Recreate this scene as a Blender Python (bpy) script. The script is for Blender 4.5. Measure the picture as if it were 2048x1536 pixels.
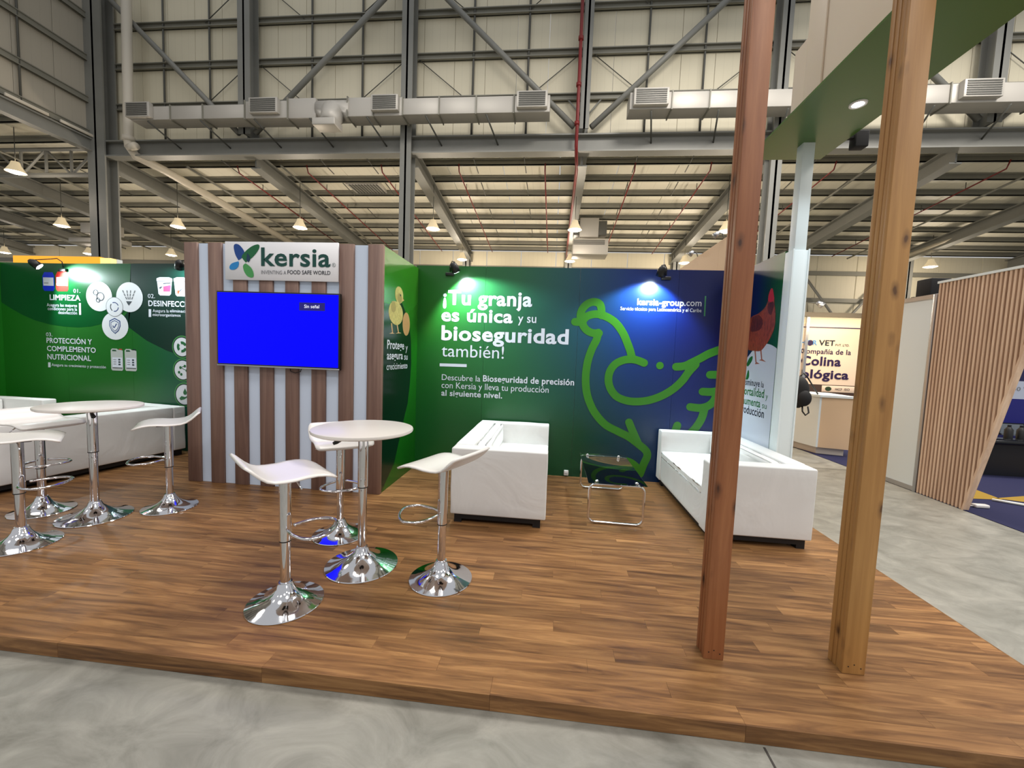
import bpy, bmesh, math, random, json
from mathutils import Vector, Matrix
random.seed(7)
for o in list(bpy.data.objects): bpy.data.objects.remove(o)
SC = bpy.context.scene; COL = SC.collection
R = math.radians

# ---------------------------------------------------------------- camera
cam = bpy.data.cameras.new('camera'); cam.sensor_fit = 'HORIZONTAL'; cam.sensor_width = 36.0
cam.lens = 800.0 * 36.0 / 2048.0; cam.clip_start = 0.05; cam.clip_end = 200
camo = bpy.data.objects.new('camera', cam); COL.objects.link(camo)
yaw, pitch, roll = R(5.48691), R(4.10605), R(2.18186)
fw = Vector((-math.sin(yaw), math.cos(yaw), 0)); rt = Vector((math.cos(yaw), math.sin(yaw), 0)); up = Vector((0, 0, 1))
f2 = fw*math.cos(pitch) - up*math.sin(pitch); u2 = up*math.cos(pitch) + fw*math.sin(pitch)
r3 = rt*math.cos(roll) + u2*math.sin(roll); u3 = -rt*math.sin(roll) + u2*math.cos(roll)
M = Matrix((r3, u3, -f2)).transposed().to_4x4(); M.translation = Vector((0, 0, 1.44))
camo.matrix_world = M; SC.camera = camo

# ---------------------------------------------------------------- world, lights, exposure
SC.view_settings.view_transform = 'Standard'; SC.view_settings.look = 'None'
SC.view_settings.gamma = 1.0; SC.view_settings.use_curve_mapping = False
SC.view_settings.exposure = 0.0
wd = bpy.data.worlds.new('world'); SC.world = wd; wd.use_nodes = True
bg = wd.node_tree.nodes['Background']; bg.inputs[0].default_value = (0.97, 0.98, 1.0, 1); bg.inputs[1].default_value = 0.54
def lamp(name, kind, loc, energy, color, parent=None, target=None, **kw):
    l = bpy.data.lights.new(name, kind); l.energy = energy; l.color = color
    for k, v in kw.items(): setattr(l, k, v)
    o = bpy.data.objects.new(name, l); COL.objects.link(o); o.location = loc
    if target is not None:
        o.rotation_euler = (Vector(target) - Vector(loc)).to_track_quat('-Z', 'Y').to_euler()
    if parent: o.parent = parent; o.location = Vector(loc) - Vector(ORG.get(parent.name, (0, 0, 0)))
    return o
ORG = {}
WARM = (1.0, 0.86, 0.70); COOL = (0.80, 0.92, 1.0)
for x in (-12, -4, 4, 12):                       # the hall's own high bay lamps, above and behind the viewer
    for y in (-9, -2, 6.5):
        lamp('hall_light', 'AREA', (x, y, 11.5), {-12: 40, -4: 165, 4: 480, 12: 560}[x]*(1.7 if y > 0 else 0.8), (1.0, 0.94, 0.87), shape='DISK', size=3.0)

# ---------------------------------------------------------------- helpers
def srgb(r, g, b):
    def f(c):
        c /= 255.0
        return c/12.92 if c <= 0.04045 else ((c+0.055)/1.055)**2.4
    return (f(r), f(g), f(b), 1.0)
MATS = {}
def mat(name, col=(0.5, 0.5, 0.5, 1), rough=0.5, metal=0.0, emit=None, estr=0.0, spec=None, alpha=None):
    if name in MATS: return MATS[name]
    m = bpy.data.materials.new(name); m.use_nodes = True
    b = m.node_tree.nodes['Principled BSDF']
    b.inputs['Base Color'].default_value = col; b.inputs['Roughness'].default_value = rough; b.inputs['Metallic'].default_value = metal
    if spec is not None: b.inputs['Specular IOR Level'].default_value = spec
    if emit: b.inputs['Emission Color'].default_value = emit; b.inputs['Emission Strength'].default_value = estr
    MATS[name] = m; return m
class N:
    """tiny node helper"""
    def __init__(s, m): s.m = m; s.t = m.node_tree; s.b = s.t.nodes['Principled BSDF']
    def n(s, typ, **kw):
        x = s.t.nodes.new(typ)
        for k, v in kw.items():
            if k.startswith('i_'): x.inputs[int(k[2:])].default_value = v
            else: setattr(x, k, v)
        return x
    def l(s, a, b): s.t.links.new(a, b)
    def math(s, op, a, b=None, c=None):
        x = s.n('ShaderNodeMath', operation=op)
        for i, v in enumerate((a, b, c)):
            if v is None: continue
            if isinstance(v, (int, float)): x.inputs[i].default_value = v
            else: s.l(v, x.inputs[i])
        return x.outputs[0]
    def ramp(s, fac, stops, interp='LINEAR'):
        x = s.n('ShaderNodeValToRGB'); x.color_ramp.interpolation = interp
        e = x.color_ramp.elements
        while len(e) < len(stops): e.new(0.5)
        for el, (p, c) in zip(e, stops): el.position = p; el.color = c
        s.l(fac, x.inputs[0]); return x.outputs[0]
    def mix(s, fac, a, b, blend='MIX'):
        x = s.n('ShaderNodeMix', data_type='RGBA', blend_type=blend)
        for i, v in ((0, fac), (6, a), (7, b)):
            if isinstance(v, (int, float, tuple)): x.inputs[i].default_value = v
            else: s.l(v, x.inputs[i])
        return x.outputs[2]
    def noise(s, vec, scale, detail=4, rough=0.55, dist=0.0):
        x = s.n('ShaderNodeTexNoise'); x.inputs['Scale'].default_value = scale; x.inputs['Detail'].default_value = detail
        x.inputs['Roughness'].default_value = rough; x.inputs['Distortion'].default_value = dist
        s.l(vec, x.inputs['Vector']); return x.outputs[0]
    def map(s, vec, loc=(0, 0, 0), scale=(1, 1, 1)):
        x = s.n('ShaderNodeMapping'); x.inputs['Location'].default_value = loc; x.inputs['Scale'].default_value = scale
        s.l(vec, x.inputs['Vector']); return x.outputs[0]
    def pos(s): return s.n('ShaderNodeNewGeometry').outputs['Position']
    def bump(s, h, strength=0.2, dist=0.01):
        x = s.n('ShaderNodeBump'); x.inputs['Strength'].default_value = strength; x.inputs['Distance'].default_value = dist
        s.l(h, x.inputs['Height']); s.l(x.outputs[0], s.b.inputs['Normal'])

def link(name, me, m, parent):
    o = bpy.data.objects.new(name, me); COL.objects.link(o)
    if m is not None and not me.materials: me.materials.append(m)
    if parent is not None:
        o.parent = parent; org = ORG.get(parent.name, (0, 0, 0)); ORG[o.name] = org
    return o
def mk(name, vs, fs, m, parent=None, smooth=False):
    org = ORG.get(parent.name, (0, 0, 0)) if parent is not None else (0, 0, 0)
    me = bpy.data.meshes.new(name)
    me.from_pydata([(v[0]-org[0], v[1]-org[1], v[2]-org[2]) for v in vs], [], fs); me.update()
    if smooth:
        for p in me.polygons: p.use_smooth = True
    return link(name, me, m, parent)
def from_bm(name, bm, m, parent=None, smooth=False):
    org = Vector(ORG.get(parent.name, (0, 0, 0))) if parent is not None else Vector((0, 0, 0))
    for v in bm.verts: v.co -= org
    me = bpy.data.meshes.new(name); bm.to_mesh(me); bm.free()
    if smooth:
        for p in me.polygons: p.use_smooth = True
    return link(name, me, m, parent)
def bxv(x0, x1, y0, y1, z0, z1):
    v = [(x, y, z) for z in (z0, z1) for y in (y0, y1) for x in (x0, x1)]
    f = [(0, 2, 3, 1), (4, 5, 7, 6), (0, 1, 5, 4), (2, 6, 7, 3), (0, 4, 6, 2), (1, 3, 7, 5)]
    return v, f
def multi(name, boxes, m, parent=None):
    V, F = [], []
    for b in boxes:
        v, f = bxv(*b); k = len(V); V += v; F += [tuple(i+k for i in q) for q in f]
    return mk(name, V, F, m, parent)
def box(name, x0, x1, y0, y1, z0, z1, m, parent=None, bev=0.0, seg=2):
    v, f = bxv(x0, x1, y0, y1, z0, z1)
    if not bev: return mk(name, v, f, m, parent)
    bm = bmesh.new(); vv = [bm.verts.new(p) for p in v]
    for q in f: bm.faces.new([vv[i] for i in q])
    bmesh.ops.bevel(bm, geom=bm.edges[:], offset=bev, segments=seg, affect='EDGES', profile=0.5)
    return from_bm(name, bm, m, parent, smooth=True)
def tubev(pts, r, n=8, closed=False, cap=True):
    pts = [Vector(p) for p in pts]; V, F = [], []; k = len(pts)
    prev = None
    for i, p in enumerate(pts):
        a = pts[(i-1) % k] if (closed or i > 0) else p; b = pts[(i+1) % k] if (closed or i < k-1) else p
        t = (b-a).normalized()
        if prev is None: nrm = t.orthogonal().normalized()
        else: nrm = (prev - t*prev.dot(t)).normalized()
        prev = nrm; bn = t.cross(nrm)
        rr = r[i] if isinstance(r, (list, tuple)) else r
        for j in range(n):
            a_ = 2*math.pi*(j+0.5)/n; V.append(tuple(p + (nrm*math.cos(a_) + bn*math.sin(a_))*rr))
    for i in range(k if closed else k-1):
        for j in range(n):
            A = i*n+j; B = i*n+(j+1) % n; C_ = ((i+1) % k)*n+(j+1) % n; D = ((i+1) % k)*n+j
            F.append((A, B, C_, D))
    if cap and not closed:
        F.append(tuple(range(n-1, -1, -1))); F.append(tuple((k-1)*n+j for j in range(n)))
    return V, F
def tube(name, pts, r, m, parent=None, n=8, closed=False, smooth=True):
    V, F = tubev(pts, r, n, closed); return mk(name, V, F, m, parent, smooth)
def lathe(name, prof, c, m, parent=None, n=48, smooth=True, axis='z'):
    segs = [[prof[0]]]                            # split at sharp corners so that smooth shading stays clean
    for i in range(1, len(prof)):
        segs[-1].append(prof[i])
        if i < len(prof)-1:
            a = Vector(prof[i])-Vector(prof[i-1]); b = Vector(prof[i+1])-Vector(prof[i])
            if a.length and b.length and a.angle(b) > 0.7: segs.append([prof[i]])
    if len(segs) > 1:
        V, F = [], []
        for sg_ in segs:
            v, f = lathev(sg_, c, n); q = len(V); V += v; F += [tuple(i+q for i in t) for t in f]
    else: V, F = lathev(prof, c, n)
    return mk(name, V, F, m, parent, smooth)
def lathev(prof, c, n):
    V, F = [], []; k = len(prof)
    for i in range(n):
        a = 2*math.pi*i/n
        for (r, z) in prof: V.append((c[0]+r*math.cos(a), c[1]+r*math.sin(a), c[2]+z))
    for i in range(n):
        for j in range(k-1):
            A = i*k+j; B = ((i+1) % n)*k+j; F.append((A, B, B+1, A+1))
    return V, F
def tag(o, label=None, cat=None, group=None, kind=None):
    if label: o['label'] = label
    if cat: o['category'] = cat
    if group: o['group'] = group
    if kind: o['kind'] = kind
    return o
def thing(name, loc, label, cat, group=None, rz=0):
    o = bpy.data.objects.new(name, None); COL.objects.link(o); o.location = loc; o.rotation_euler = (0, 0, rz)
    o.empty_display_size = 0.1; ORG[o.name] = tuple(loc); return tag(o, label, cat, group)
def struct(name, loc=(0, 0, 0)):
    o = bpy.data.objects.new(name, None); COL.objects.link(o); o.location = loc; ORG[o.name] = tuple(loc); o['kind'] = 'structure'; return o
def copy_tree(o, parent=None):
    c = o.copy(); COL.objects.link(c); ORG[c.name] = ORG.get(o.name, (0, 0, 0))
    if parent: c.parent = parent
    for ch in list(o.children): copy_tree(ch, c)
    return c
def flat(plane, off, pts, name, m, parent, th=0.001):
    """a thin printed shape on a wall: plane 'y' (facing -y), 'x+' (facing +x) or 'x-' (facing -x); off = wall coordinate"""
    n = len(pts)
    if plane == 'y': a = [(u, off-th, v) for u, v in pts]; b = [(u, off, v) for u, v in pts]
    elif plane == 'x+': a = [(off+th, u, v) for u, v in pts]; b = [(off, u, v) for u, v in pts]
    else: a = [(off-th, u, v) for u, v in pts]; b = [(off, u, v) for u, v in pts]
    F = [tuple(range(n)), tuple(range(2*n-1, n-1, -1))] + [(i, n+i, n+(i+1) % n, (i+1) % n) for i in range(n)]
    bm = bmesh.new(); vv = [bm.verts.new(p) for p in a+b]
    for q in F: bm.faces.new([vv[i] for i in q])
    bmesh.ops.triangulate(bm, faces=[f for f in bm.faces if len(f.verts) > 4])
    bmesh.ops.recalc_face_normals(bm, faces=bm.faces[:])
    return from_bm(name, bm, m, parent)
def ellpts(e, n=32, sx=1.0, sy=1.0):
    return [(e[0]+e[2]*sx*math.cos(2*math.pi*i/n), e[1]+e[3]*sy*math.sin(2*math.pi*i/n)) for i in range(n)]
FC = bpy.data.curves.new('txt', 'FONT'); FO = bpy.data.objects.new('txt', FC); COL.objects.link(FO)
CAP = 0.682
def text_bm(s, bold):
    FC.body = s; FC.size = 1; FC.offset = bold*0.011; FC.resolution_u = 3; FC.fill_mode = 'FRONT'
    FC.space_character = 1.0 + bold*0.02
    dg = bpy.context.evaluated_depsgraph_get(); dg.update()
    me = FO.evaluated_get(dg).to_mesh()
    vs = [tuple(v.co) for v in me.vertices]; fs = [tuple(p.vertices) for p in me.polygons]
    FO.evaluated_get(dg).to_mesh_clear(); return vs, fs
def lettering(plane, off, s, u0, u1, z, cap, m, parent, bold=0, th=0.002, name='lettering'):
    bold = bold*(0.85 if cap > 0.06 else 0.5)
    vs, fs = text_bm(s, bold)
    x0 = min(v[0] for v in vs); x1 = max(v[0] for v in vs)
    sy = cap/(CAP+bold*0.022); d = -1 if plane == 'x-' else 1
    if u0 is None or u1 is None:
        sx = sy*0.92; u0 = u1 - d*sx*(x1-x0) if u0 is None else u0
    else: sx = abs(u1-u0)/(x1-x0)
    P = []
    for v in vs:
        u = u0 + d*(v[0]-x0)*sx; w = z+(v[1]+bold*0.011)*sy
        P.append((u, off-th, w) if plane == 'y' else ((off+th, u, w) if plane == 'x+' else (off-th, u, w)))
    return mk(name, P, fs, m, parent)
def catmull(pts, k=6):
    P = [Vector((p[0], p[1])) for p in pts]; out = []
    for i in range(len(P)-1):
        a = P[max(i-1, 0)]; b = P[i]; c = P[i+1]; d = P[min(i+2, len(P)-1)]
        for j in range(k):
            t = j/k
            out.append(0.5*((2*b)+(-a+c)*t+(2*a-5*b+4*c-d)*t*t+(-a+3*b-3*c+d)*t**3))
    out.append(P[-1]); return out
def strokes(off, paths, w, m, parent, name):
    """rounded brush strokes printed on the wall at y = off"""
    V, F = [], []
    for pi, p in enumerate(paths):
        c = catmull(p); c = [q for i, q in enumerate(c) if i == 0 or (q-c[i-1]).length > 1e-5]; y = off-pi*0.00012; n = len(c); k = len(V)
        nrm = []
        for i in range(n):
            a = c[max(i-1, 0)]; b = c[min(i+1, n-1)]; t = (b-a).normalized(); nrm.append(Vector((-t.y, t.x)))
        for q, m_ in zip(c, nrm):
            for s in (1, -1): V.append((q.x+m_.x*w*s, y, q.y+m_.y*w*s))
        for i in range(n-1): F.append((k+2*i, k+2*i+1, k+2*i+3, k+2*i+2))
        for q, m_, sg_ in ((c[0], nrm[0], 1), (c[-1], nrm[-1], -1)):
            a0 = math.atan2(m_.y, m_.x); k2 = len(V)
            for j in range(9): V.append((q.x+w*math.cos(a0+sg_*math.pi*j/8), y, q.y+w*math.sin(a0+sg_*math.pi*j/8)))
            F.append(tuple(range(k2, k2+9)))
    return mk(name, V, F, m, parent)

ART = r'''{"T":[["back","¡Tu granja",-1.278,-0.246,1.994,0.168,"white",3],["back","es única",-1.292,-0.461,1.803,0.154,"white",3],["back","y su",-0.399,-0.191,1.815,0.1,"white",1],["back","bioseguridad",-1.286,0.182,1.584,0.172,"white",3],["back","también!",-1.279,-0.547,1.397,0.141,"white",0],["back","Descubre la",-1.268,-0.811,1.121,0.067,"white",0],["back","Bioseguridad de precisión",-0.78,0.268,1.124,0.074,"white",2],["back","con Kersia y lleva tu producción",-1.269,-0.016,1.027,0.072,"white",0],["back","al siguiente nivel.",-1.269,-0.549,0.936,0.069,"white",2],["back","kersia-group",0.913,1.411,2.045,0.072,"white",2.5],["back",".com",1.415,1.595,2.049,0.071,"white",1],["back","Servicio técnico para Latinoamérica y el Caribe",0.735,1.599,1.985,0.038,"white",1],["left","01.",-6.078,-5.981,2.021,0.047,"white",0],["left","LIMPIEZA",-6.423,-5.982,1.921,0.07,"white",2.5],["left","Asegura las mejores",-6.47,-6.033,1.84,0.04,"white",1.5],["left","condiciones para la",-6.459,-6.035,1.793,0.04,"white",1.5],["left","desinfección",-6.309,-6.037,1.747,0.04,"white",1.5],["left","02.",-5.037,-4.94,1.979,0.05,"white",0],["left","DESINFECCIÓN",-5.033,-4.367,1.88,0.07,"white",2.5],["left","Asegura la",-4.976,-4.756,1.807,0.037,"white",0.7],["left","eliminación de",-4.741,-4.382,1.811,0.036,"white",2],["left","microorganismos",-4.978,-4.596,1.759,0.036,"white",2],["left","03.",-6.5,-6.408,1.458,0.046,"white",0],["left","PROTECCIÓN Y",-6.497,-5.841,1.372,0.067,"white",2],["left","COMPLEMENTO",-6.496,-5.79,1.268,0.067,"white",2],["left","NUTRICIONAL",-6.495,-5.864,1.16,0.07,"white",2],["left","Asegura su crecimiento y protección",-6.439,-5.655,1.075,0.035,"white",1.5],["side","Protege",3.717,4.162,1.456,0.088,"white",2],["side","y",4.205,4.269,1.445,0.076,"white",0],["side","asegura",3.715,4.127,1.353,0.083,"white",2],["side","su",4.168,4.267,1.348,0.07,"white",0],["side","crecicimiento",3.713,4.269,1.253,0.066,"white",0.5],["hen","Disminuye",null,4.044,1.227,0.066,"ink",1.5],["hen","la",4.018,3.969,1.225,0.058,"ink",0],["hen","mortalidad",null,3.951,1.129,0.082,"grn",1.5],["hen","y",3.921,3.881,1.124,0.056,"grn",0],["hen","aumenta",null,4.005,1.031,0.078,"grn",1.5],["hen","su",3.969,3.891,1.032,0.057,"grn",0],["hen","producción",null,3.924,0.941,0.082,"ink",1.5],["sign","kersia",-2.738,-2.057,2.183,0.17,"logo",2],["sign","INVENTING A",-2.738,-2.489,2.109,0.034,"grey",0],["sign","FOOD SAFE WORLD",-2.476,-2.057,2.113,0.036,"ink",1.5],["tv","Sin señal",-2.285,-2.14,1.802,0.03,"white",0.5],["ban","HOR",4.958,5.258,1.871,0.098,"sky",2],["ban","VET",5.292,5.589,1.869,0.109,"ink",2],["ban","PVT. LTD.",5.603,5.86,1.866,0.041,"ink",0],["ban","Compañía de la",4.966,5.902,1.701,0.1,"pur",1],["ban","Colina",4.985,5.734,1.466,0.185,"pur",3],["ban","Biológica",4.761,5.901,1.209,0.178,"pur",3],["ban","HACCP",5.669,5.796,0.988,0.044,"ink",1],["ban","ISO",5.839,5.936,0.99,0.043,"ink",1],["num","230 V",7.656,7.961,1.166,0.067,"grey",1.5]],"S":{"neck":[[0.243,1.842],[0.317,1.846],[0.375,1.907],[0.471,1.934],[0.569,1.916],[0.682,1.852],[0.772,1.745],[0.827,1.637],[0.868,1.54],[0.895,1.449]],"comb":[[0.317,1.842],[0.301,1.915],[0.322,1.989],[0.374,2.045],[0.442,2.068],[0.502,2.049],[0.526,2.001],[0.533,1.921]],"throat":[[0.329,1.854],[0.337,1.805],[0.377,1.755],[0.439,1.725],[0.516,1.722]],"breast":[[0.506,1.73],[0.492,1.65],[0.448,1.549],[0.412,1.424],[0.396,1.299],[0.396,1.173],[0.415,1.048],[0.454,0.937],[0.52,0.82],[0.639,0.697],[0.793,0.622],[0.908,0.57],[1.011,0.499],[1.102,0.428],[1.124,0.365],[1.092,0.273],[1.056,0.154]],"wing":[[1.026,1.411],[0.946,1.439],[0.874,1.446],[0.79,1.429],[0.708,1.38],[0.658,1.297],[0.648,1.197],[0.681,1.098],[0.752,1.02],[0.864,0.98],[0.986,0.976],[1.117,1.001],[1.245,1.057],[1.359,1.136],[1.448,1.232],[1.512,1.333],[1.577,1.415]],"tail":[[1.373,1.382],[1.461,1.395],[1.54,1.437],[1.63,1.489],[1.708,1.537],[1.821,1.587],[1.932,1.633],[2.035,1.637]],"f1":[[1.738,1.309],[1.863,1.32],[1.975,1.364]],"f2":[[1.673,1.12],[1.796,1.126],[1.908,1.18],[1.983,1.256]],"f3":[[1.552,0.944],[1.656,0.938],[1.737,0.963],[1.797,1.022],[1.83,1.127]],"rump":[[1.704,0.925],[1.687,0.838],[1.651,0.755],[1.592,0.671],[1.513,0.604],[1.41,0.548]],"s1":[[0.901,0.737],[0.947,0.637],[1.01,0.512]],"s2":[[1.428,0.73],[1.399,0.623],[1.379,0.471]],"foot":[[0.52,0.084],[0.603,0.182],[0.713,0.258],[0.836,0.295],[0.95,0.276],[1.054,0.192]]},"dot":[1.199,1.388,0.041,0.041],"B":{"left_dark":["left",[[-7.123,2.369],[-7.153,1.883],[-6.999,1.799],[-6.83,1.719],[-6.647,1.653],[-6.45,1.612],[-6.239,1.589],[-6.028,1.584],[-5.846,1.602],[-5.692,1.64],[-5.502,1.717],[-5.281,1.845],[-5.262,2.398]]],"right_dark":["left",[[-5.262,2.398],[-5.281,1.845],[-5.401,1.72],[-5.323,1.612],[-5.07,1.449],[-4.804,1.337],[-4.499,1.245],[-4.276,1.187],[-4.253,2.414]]],"side_dark":["side",[[3.602,1.882],[3.797,1.888],[4.055,1.957],[4.139,1.894],[4.25,1.807],[4.328,1.681],[4.365,1.564],[4.38,1.432],[4.392,1.3],[4.362,1.089],[4.301,0.857],[4.217,0.737],[3.941,0.276],[3.636,0.082],[3.624,0.418]]]},"bars":[["back",[[-1.298,1.314],[-0.978,1.317],[-0.977,1.283],[-1.297,1.279]]],["back",[[1.624,2.16],[1.639,2.16],[1.643,1.944],[1.628,1.944]]],["left",[[-6.007,1.893],[-5.979,1.894],[-5.983,1.744],[-6.01,1.743]]],["left",[[-5.031,1.842],[-4.998,1.842],[-5.001,1.746],[-5.034,1.745]]],["left",[[-6.489,1.12],[-6.457,1.121],[-6.458,1.058],[-6.491,1.056]]]],"E":{"c1":[-5.717,1.982,0.182,0.185],"c2":[-5.293,1.983,0.183,0.185],"c3":[-5.506,1.619,0.183,0.174],"c0":[-5.504,1.857,0.114,0.116],"r1":[-4.587,1.387,0.111,0.115],"r2":[-4.583,1.099,0.111,0.117],"r3":[-4.567,0.791,0.115,0.125]},"prod":{"blue":[[-6.505,2.269],[-6.349,2.271],[-6.36,2.038],[-6.517,2.035]],"red":[[-6.315,2.278],[-6.15,2.281],[-6.161,2.04],[-6.327,2.036]],"b1":[[-4.913,2.234],[-4.701,2.238],[-4.713,2.015],[-4.903,2.023]],"b2":[[-4.681,2.236],[-4.471,2.24],[-4.483,2.012],[-4.667,2.01]],"k1":[[-5.58,1.327],[-5.412,1.333],[-5.422,1.054],[-5.576,1.054]],"k2":[[-5.384,1.328],[-5.22,1.334],[-5.232,1.06],[-5.383,1.056]]},"chick":{"body":[3.925,1.817,0.185,0.117],"head":[4.0,2.008,0.107,0.085],"wing":[3.852,1.873,0.062,0.055],"eye":[4.032,2.011,0.018,0.011],"egg":[4.214,1.731,0.107,0.124],"beak":[[4.077,1.997],[4.135,1.972],[4.085,1.954]],"l1":[[3.813,1.709],[3.843,1.62]],"l2":[[3.95,1.721],[3.996,1.63]],"f1":[[3.76,1.605],[3.84,1.62],[3.899,1.611]],"f2":[[3.921,1.614],[3.996,1.631],[4.081,1.627]]},"hen":{"body":[[4.508,1.712],[4.44,1.852],[4.293,1.922],[4.175,1.94],[4.062,1.987],[4.017,2.041],[3.969,2.066],[3.917,2.04],[3.903,1.995],[3.872,1.893],[3.873,1.782],[3.933,1.686],[4.021,1.606],[4.091,1.572],[4.196,1.574],[4.369,1.6]],"comb":[[4.017,2.041],[4.014,2.098],[3.986,2.144],[3.958,2.141],[3.931,2.085],[3.917,2.04],[3.962,2.021]],"neck":[[4.012,2.009],[3.963,2.028],[3.912,2.008],[3.913,1.971],[3.948,1.901],[4.002,1.944]],"wing":[[4.292,1.915],[4.173,1.924],[4.087,1.863],[4.112,1.786],[4.227,1.767],[4.313,1.786]],"l1":[[4.189,1.583],[4.151,1.462]],"l2":[[4.077,1.581],[4.048,1.49]],"f1":[[4.17,1.444],[4.147,1.466],[4.076,1.449]],"f2":[[4.097,1.483],[4.041,1.496],[3.966,1.468]],"leaf":[[4.342,1.438],[4.289,1.502],[4.228,1.522],[4.234,1.475],[4.304,1.418]],"leaf2":[[4.331,1.284],[4.302,1.369],[4.28,1.377],[4.265,1.322],[4.288,1.286]],"hill":[[4.483,1.566],[4.339,1.6],[4.151,1.627],[3.978,1.637],[3.834,1.602],[3.737,1.536]]},"logo":{"navy":[[-2.967,2.233],[-2.996,2.281],[-3.011,2.335],[-3.01,2.37],[-2.989,2.383],[-2.959,2.374],[-2.93,2.347],[-2.909,2.315],[-2.905,2.283],[-2.931,2.255]],"green":[[-2.894,2.213],[-2.925,2.25],[-2.931,2.272],[-2.895,2.315],[-2.836,2.359],[-2.783,2.379],[-2.759,2.376],[-2.757,2.349],[-2.783,2.306],[-2.831,2.257]],"sky":[[-2.967,2.222],[-2.963,2.201],[-2.974,2.168],[-3.004,2.147],[-3.039,2.143],[-3.057,2.156],[-3.053,2.181],[-3.027,2.205]],"lime":[[-2.894,2.205],[-2.849,2.174],[-2.824,2.138],[-2.815,2.101],[-2.821,2.079],[-2.844,2.074],[-2.88,2.089],[-2.907,2.126],[-2.92,2.169],[-2.914,2.191]]},"reg":[-2.024,2.203,0.018,0.018]}'''
# ---------------------------------------------------------------- materials
def wood_floor():
    m = mat('floor_wood', rough=0.45, spec=0.22); g = N(m); p = g.pos()
    at = g.n('ShaderNodeAttribute', attribute_name='tone'); tone = at.outputs['Fac']
    off = g.n('ShaderNodeCombineXYZ'); g.l(g.math('MULTIPLY', tone, 37.0), off.inputs[0]); g.l(g.math('MULTIPLY', tone, 11.0), off.inputs[1])
    v = g.n('ShaderNodeVectorMath', operation='ADD'); g.l(p, v.inputs[0]); g.l(off.outputs[0], v.inputs[1]); vv = v.outputs[0]
    n1 = g.noise(g.map(vv, scale=(1.3, 16, 16)), 1.6, 6, 0.6, 0.8)
    n2 = g.noise(g.map(vv, scale=(4, 70, 70)), 1.5, 3, 0.6)
    n3 = g.noise(p, 0.55, 2)
    base = g.ramp(n1, [(0.30, srgb(84, 57, 37)), (0.5, srgb(136, 98, 62)), (0.70, srgb(174, 132, 86))])
    c = g.mix(g.math('MULTIPLY', n2, 0.4), base, srgb(98, 70, 46), 'MIX')
    tr = g.ramp(tone, [(0.0, (0.74, 0.72, 0.70, 1)), (1.0, (1.12, 1.10, 1.06, 1))])
    c = g.mix(1.0, c, tr, 'MULTIPLY'); g.l(c, g.b.inputs['Base Color'])
    g.l(g.math('MULTIPLY_ADD', n1, 0.2, 0.32), g.b.inputs['Roughness']); g.bump(n2, 0.08, 0.004)
    return m
def concrete():
    m = mat('concrete', rough=0.5); g = N(m); p = g.pos()
    a = g.noise(g.map(p, scale=(1, 1.5, 1)), 3.2, 8, 0.66, 0.9); b = g.noise(p, 7, 6, 0.7); c3 = g.noise(p, 0.25, 3)
    col = g.ramp(a, [(0.25, srgb(100, 99, 91)), (0.48, srgb(134, 133, 125)), (0.70, srgb(158, 156, 147))])
    col = g.mix(g.math('MULTIPLY', b, 0.35), col, srgb(120, 116, 106))
    dark = g.ramp(g.noise(g.map(p, loc=(3, 1, 0)), 2.3, 5, 0.6, 1.2), [(0.60, (0, 0, 0, 1)), (0.70, (1, 1, 1, 1))])
    col = g.mix(g.math('MULTIPLY', dark, 0.22), col, srgb(86, 82, 74)); g.l(col, g.b.inputs['Base Color'])
    g.l(g.math('MULTIPLY_ADD', b, 0.35, 0.25), g.b.inputs['Roughness']); g.bump(b, 0.12, 0.004); return m
def cladding(name, c1, c2, seam_axis=0, pitch=0.25):
    m = mat(name, rough=0.55); g = N(m); p = g.pos()
    n = g.noise(p, 0.5, 4); col = g.mix(n, c1, c2)
    s = g.n('ShaderNodeSeparateXYZ'); g.l(p, s.inputs[0])
    w = g.math('FRACT', g.math('DIVIDE', s.outputs[seam_axis], pitch)); e = g.math('LESS_THAN', w, 0.04)
    col = g.mix(g.math('MULTIPLY', e, 0.12), col, srgb(90, 84, 70)); g.l(col, g.b.inputs['Base Color'])
    return m
def steel(name, c):
    m = mat(name, rough=0.5, metal=0.1); g = N(m); n = g.noise(g.pos(), 1.3, 5, 0.6)
    g.l(g.mix(g.math('MULTIPLY', n, 0.5), c, tuple(x*0.5 for x in c[:3])+(1,)), g.b.inputs['Base Color']); return m
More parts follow.
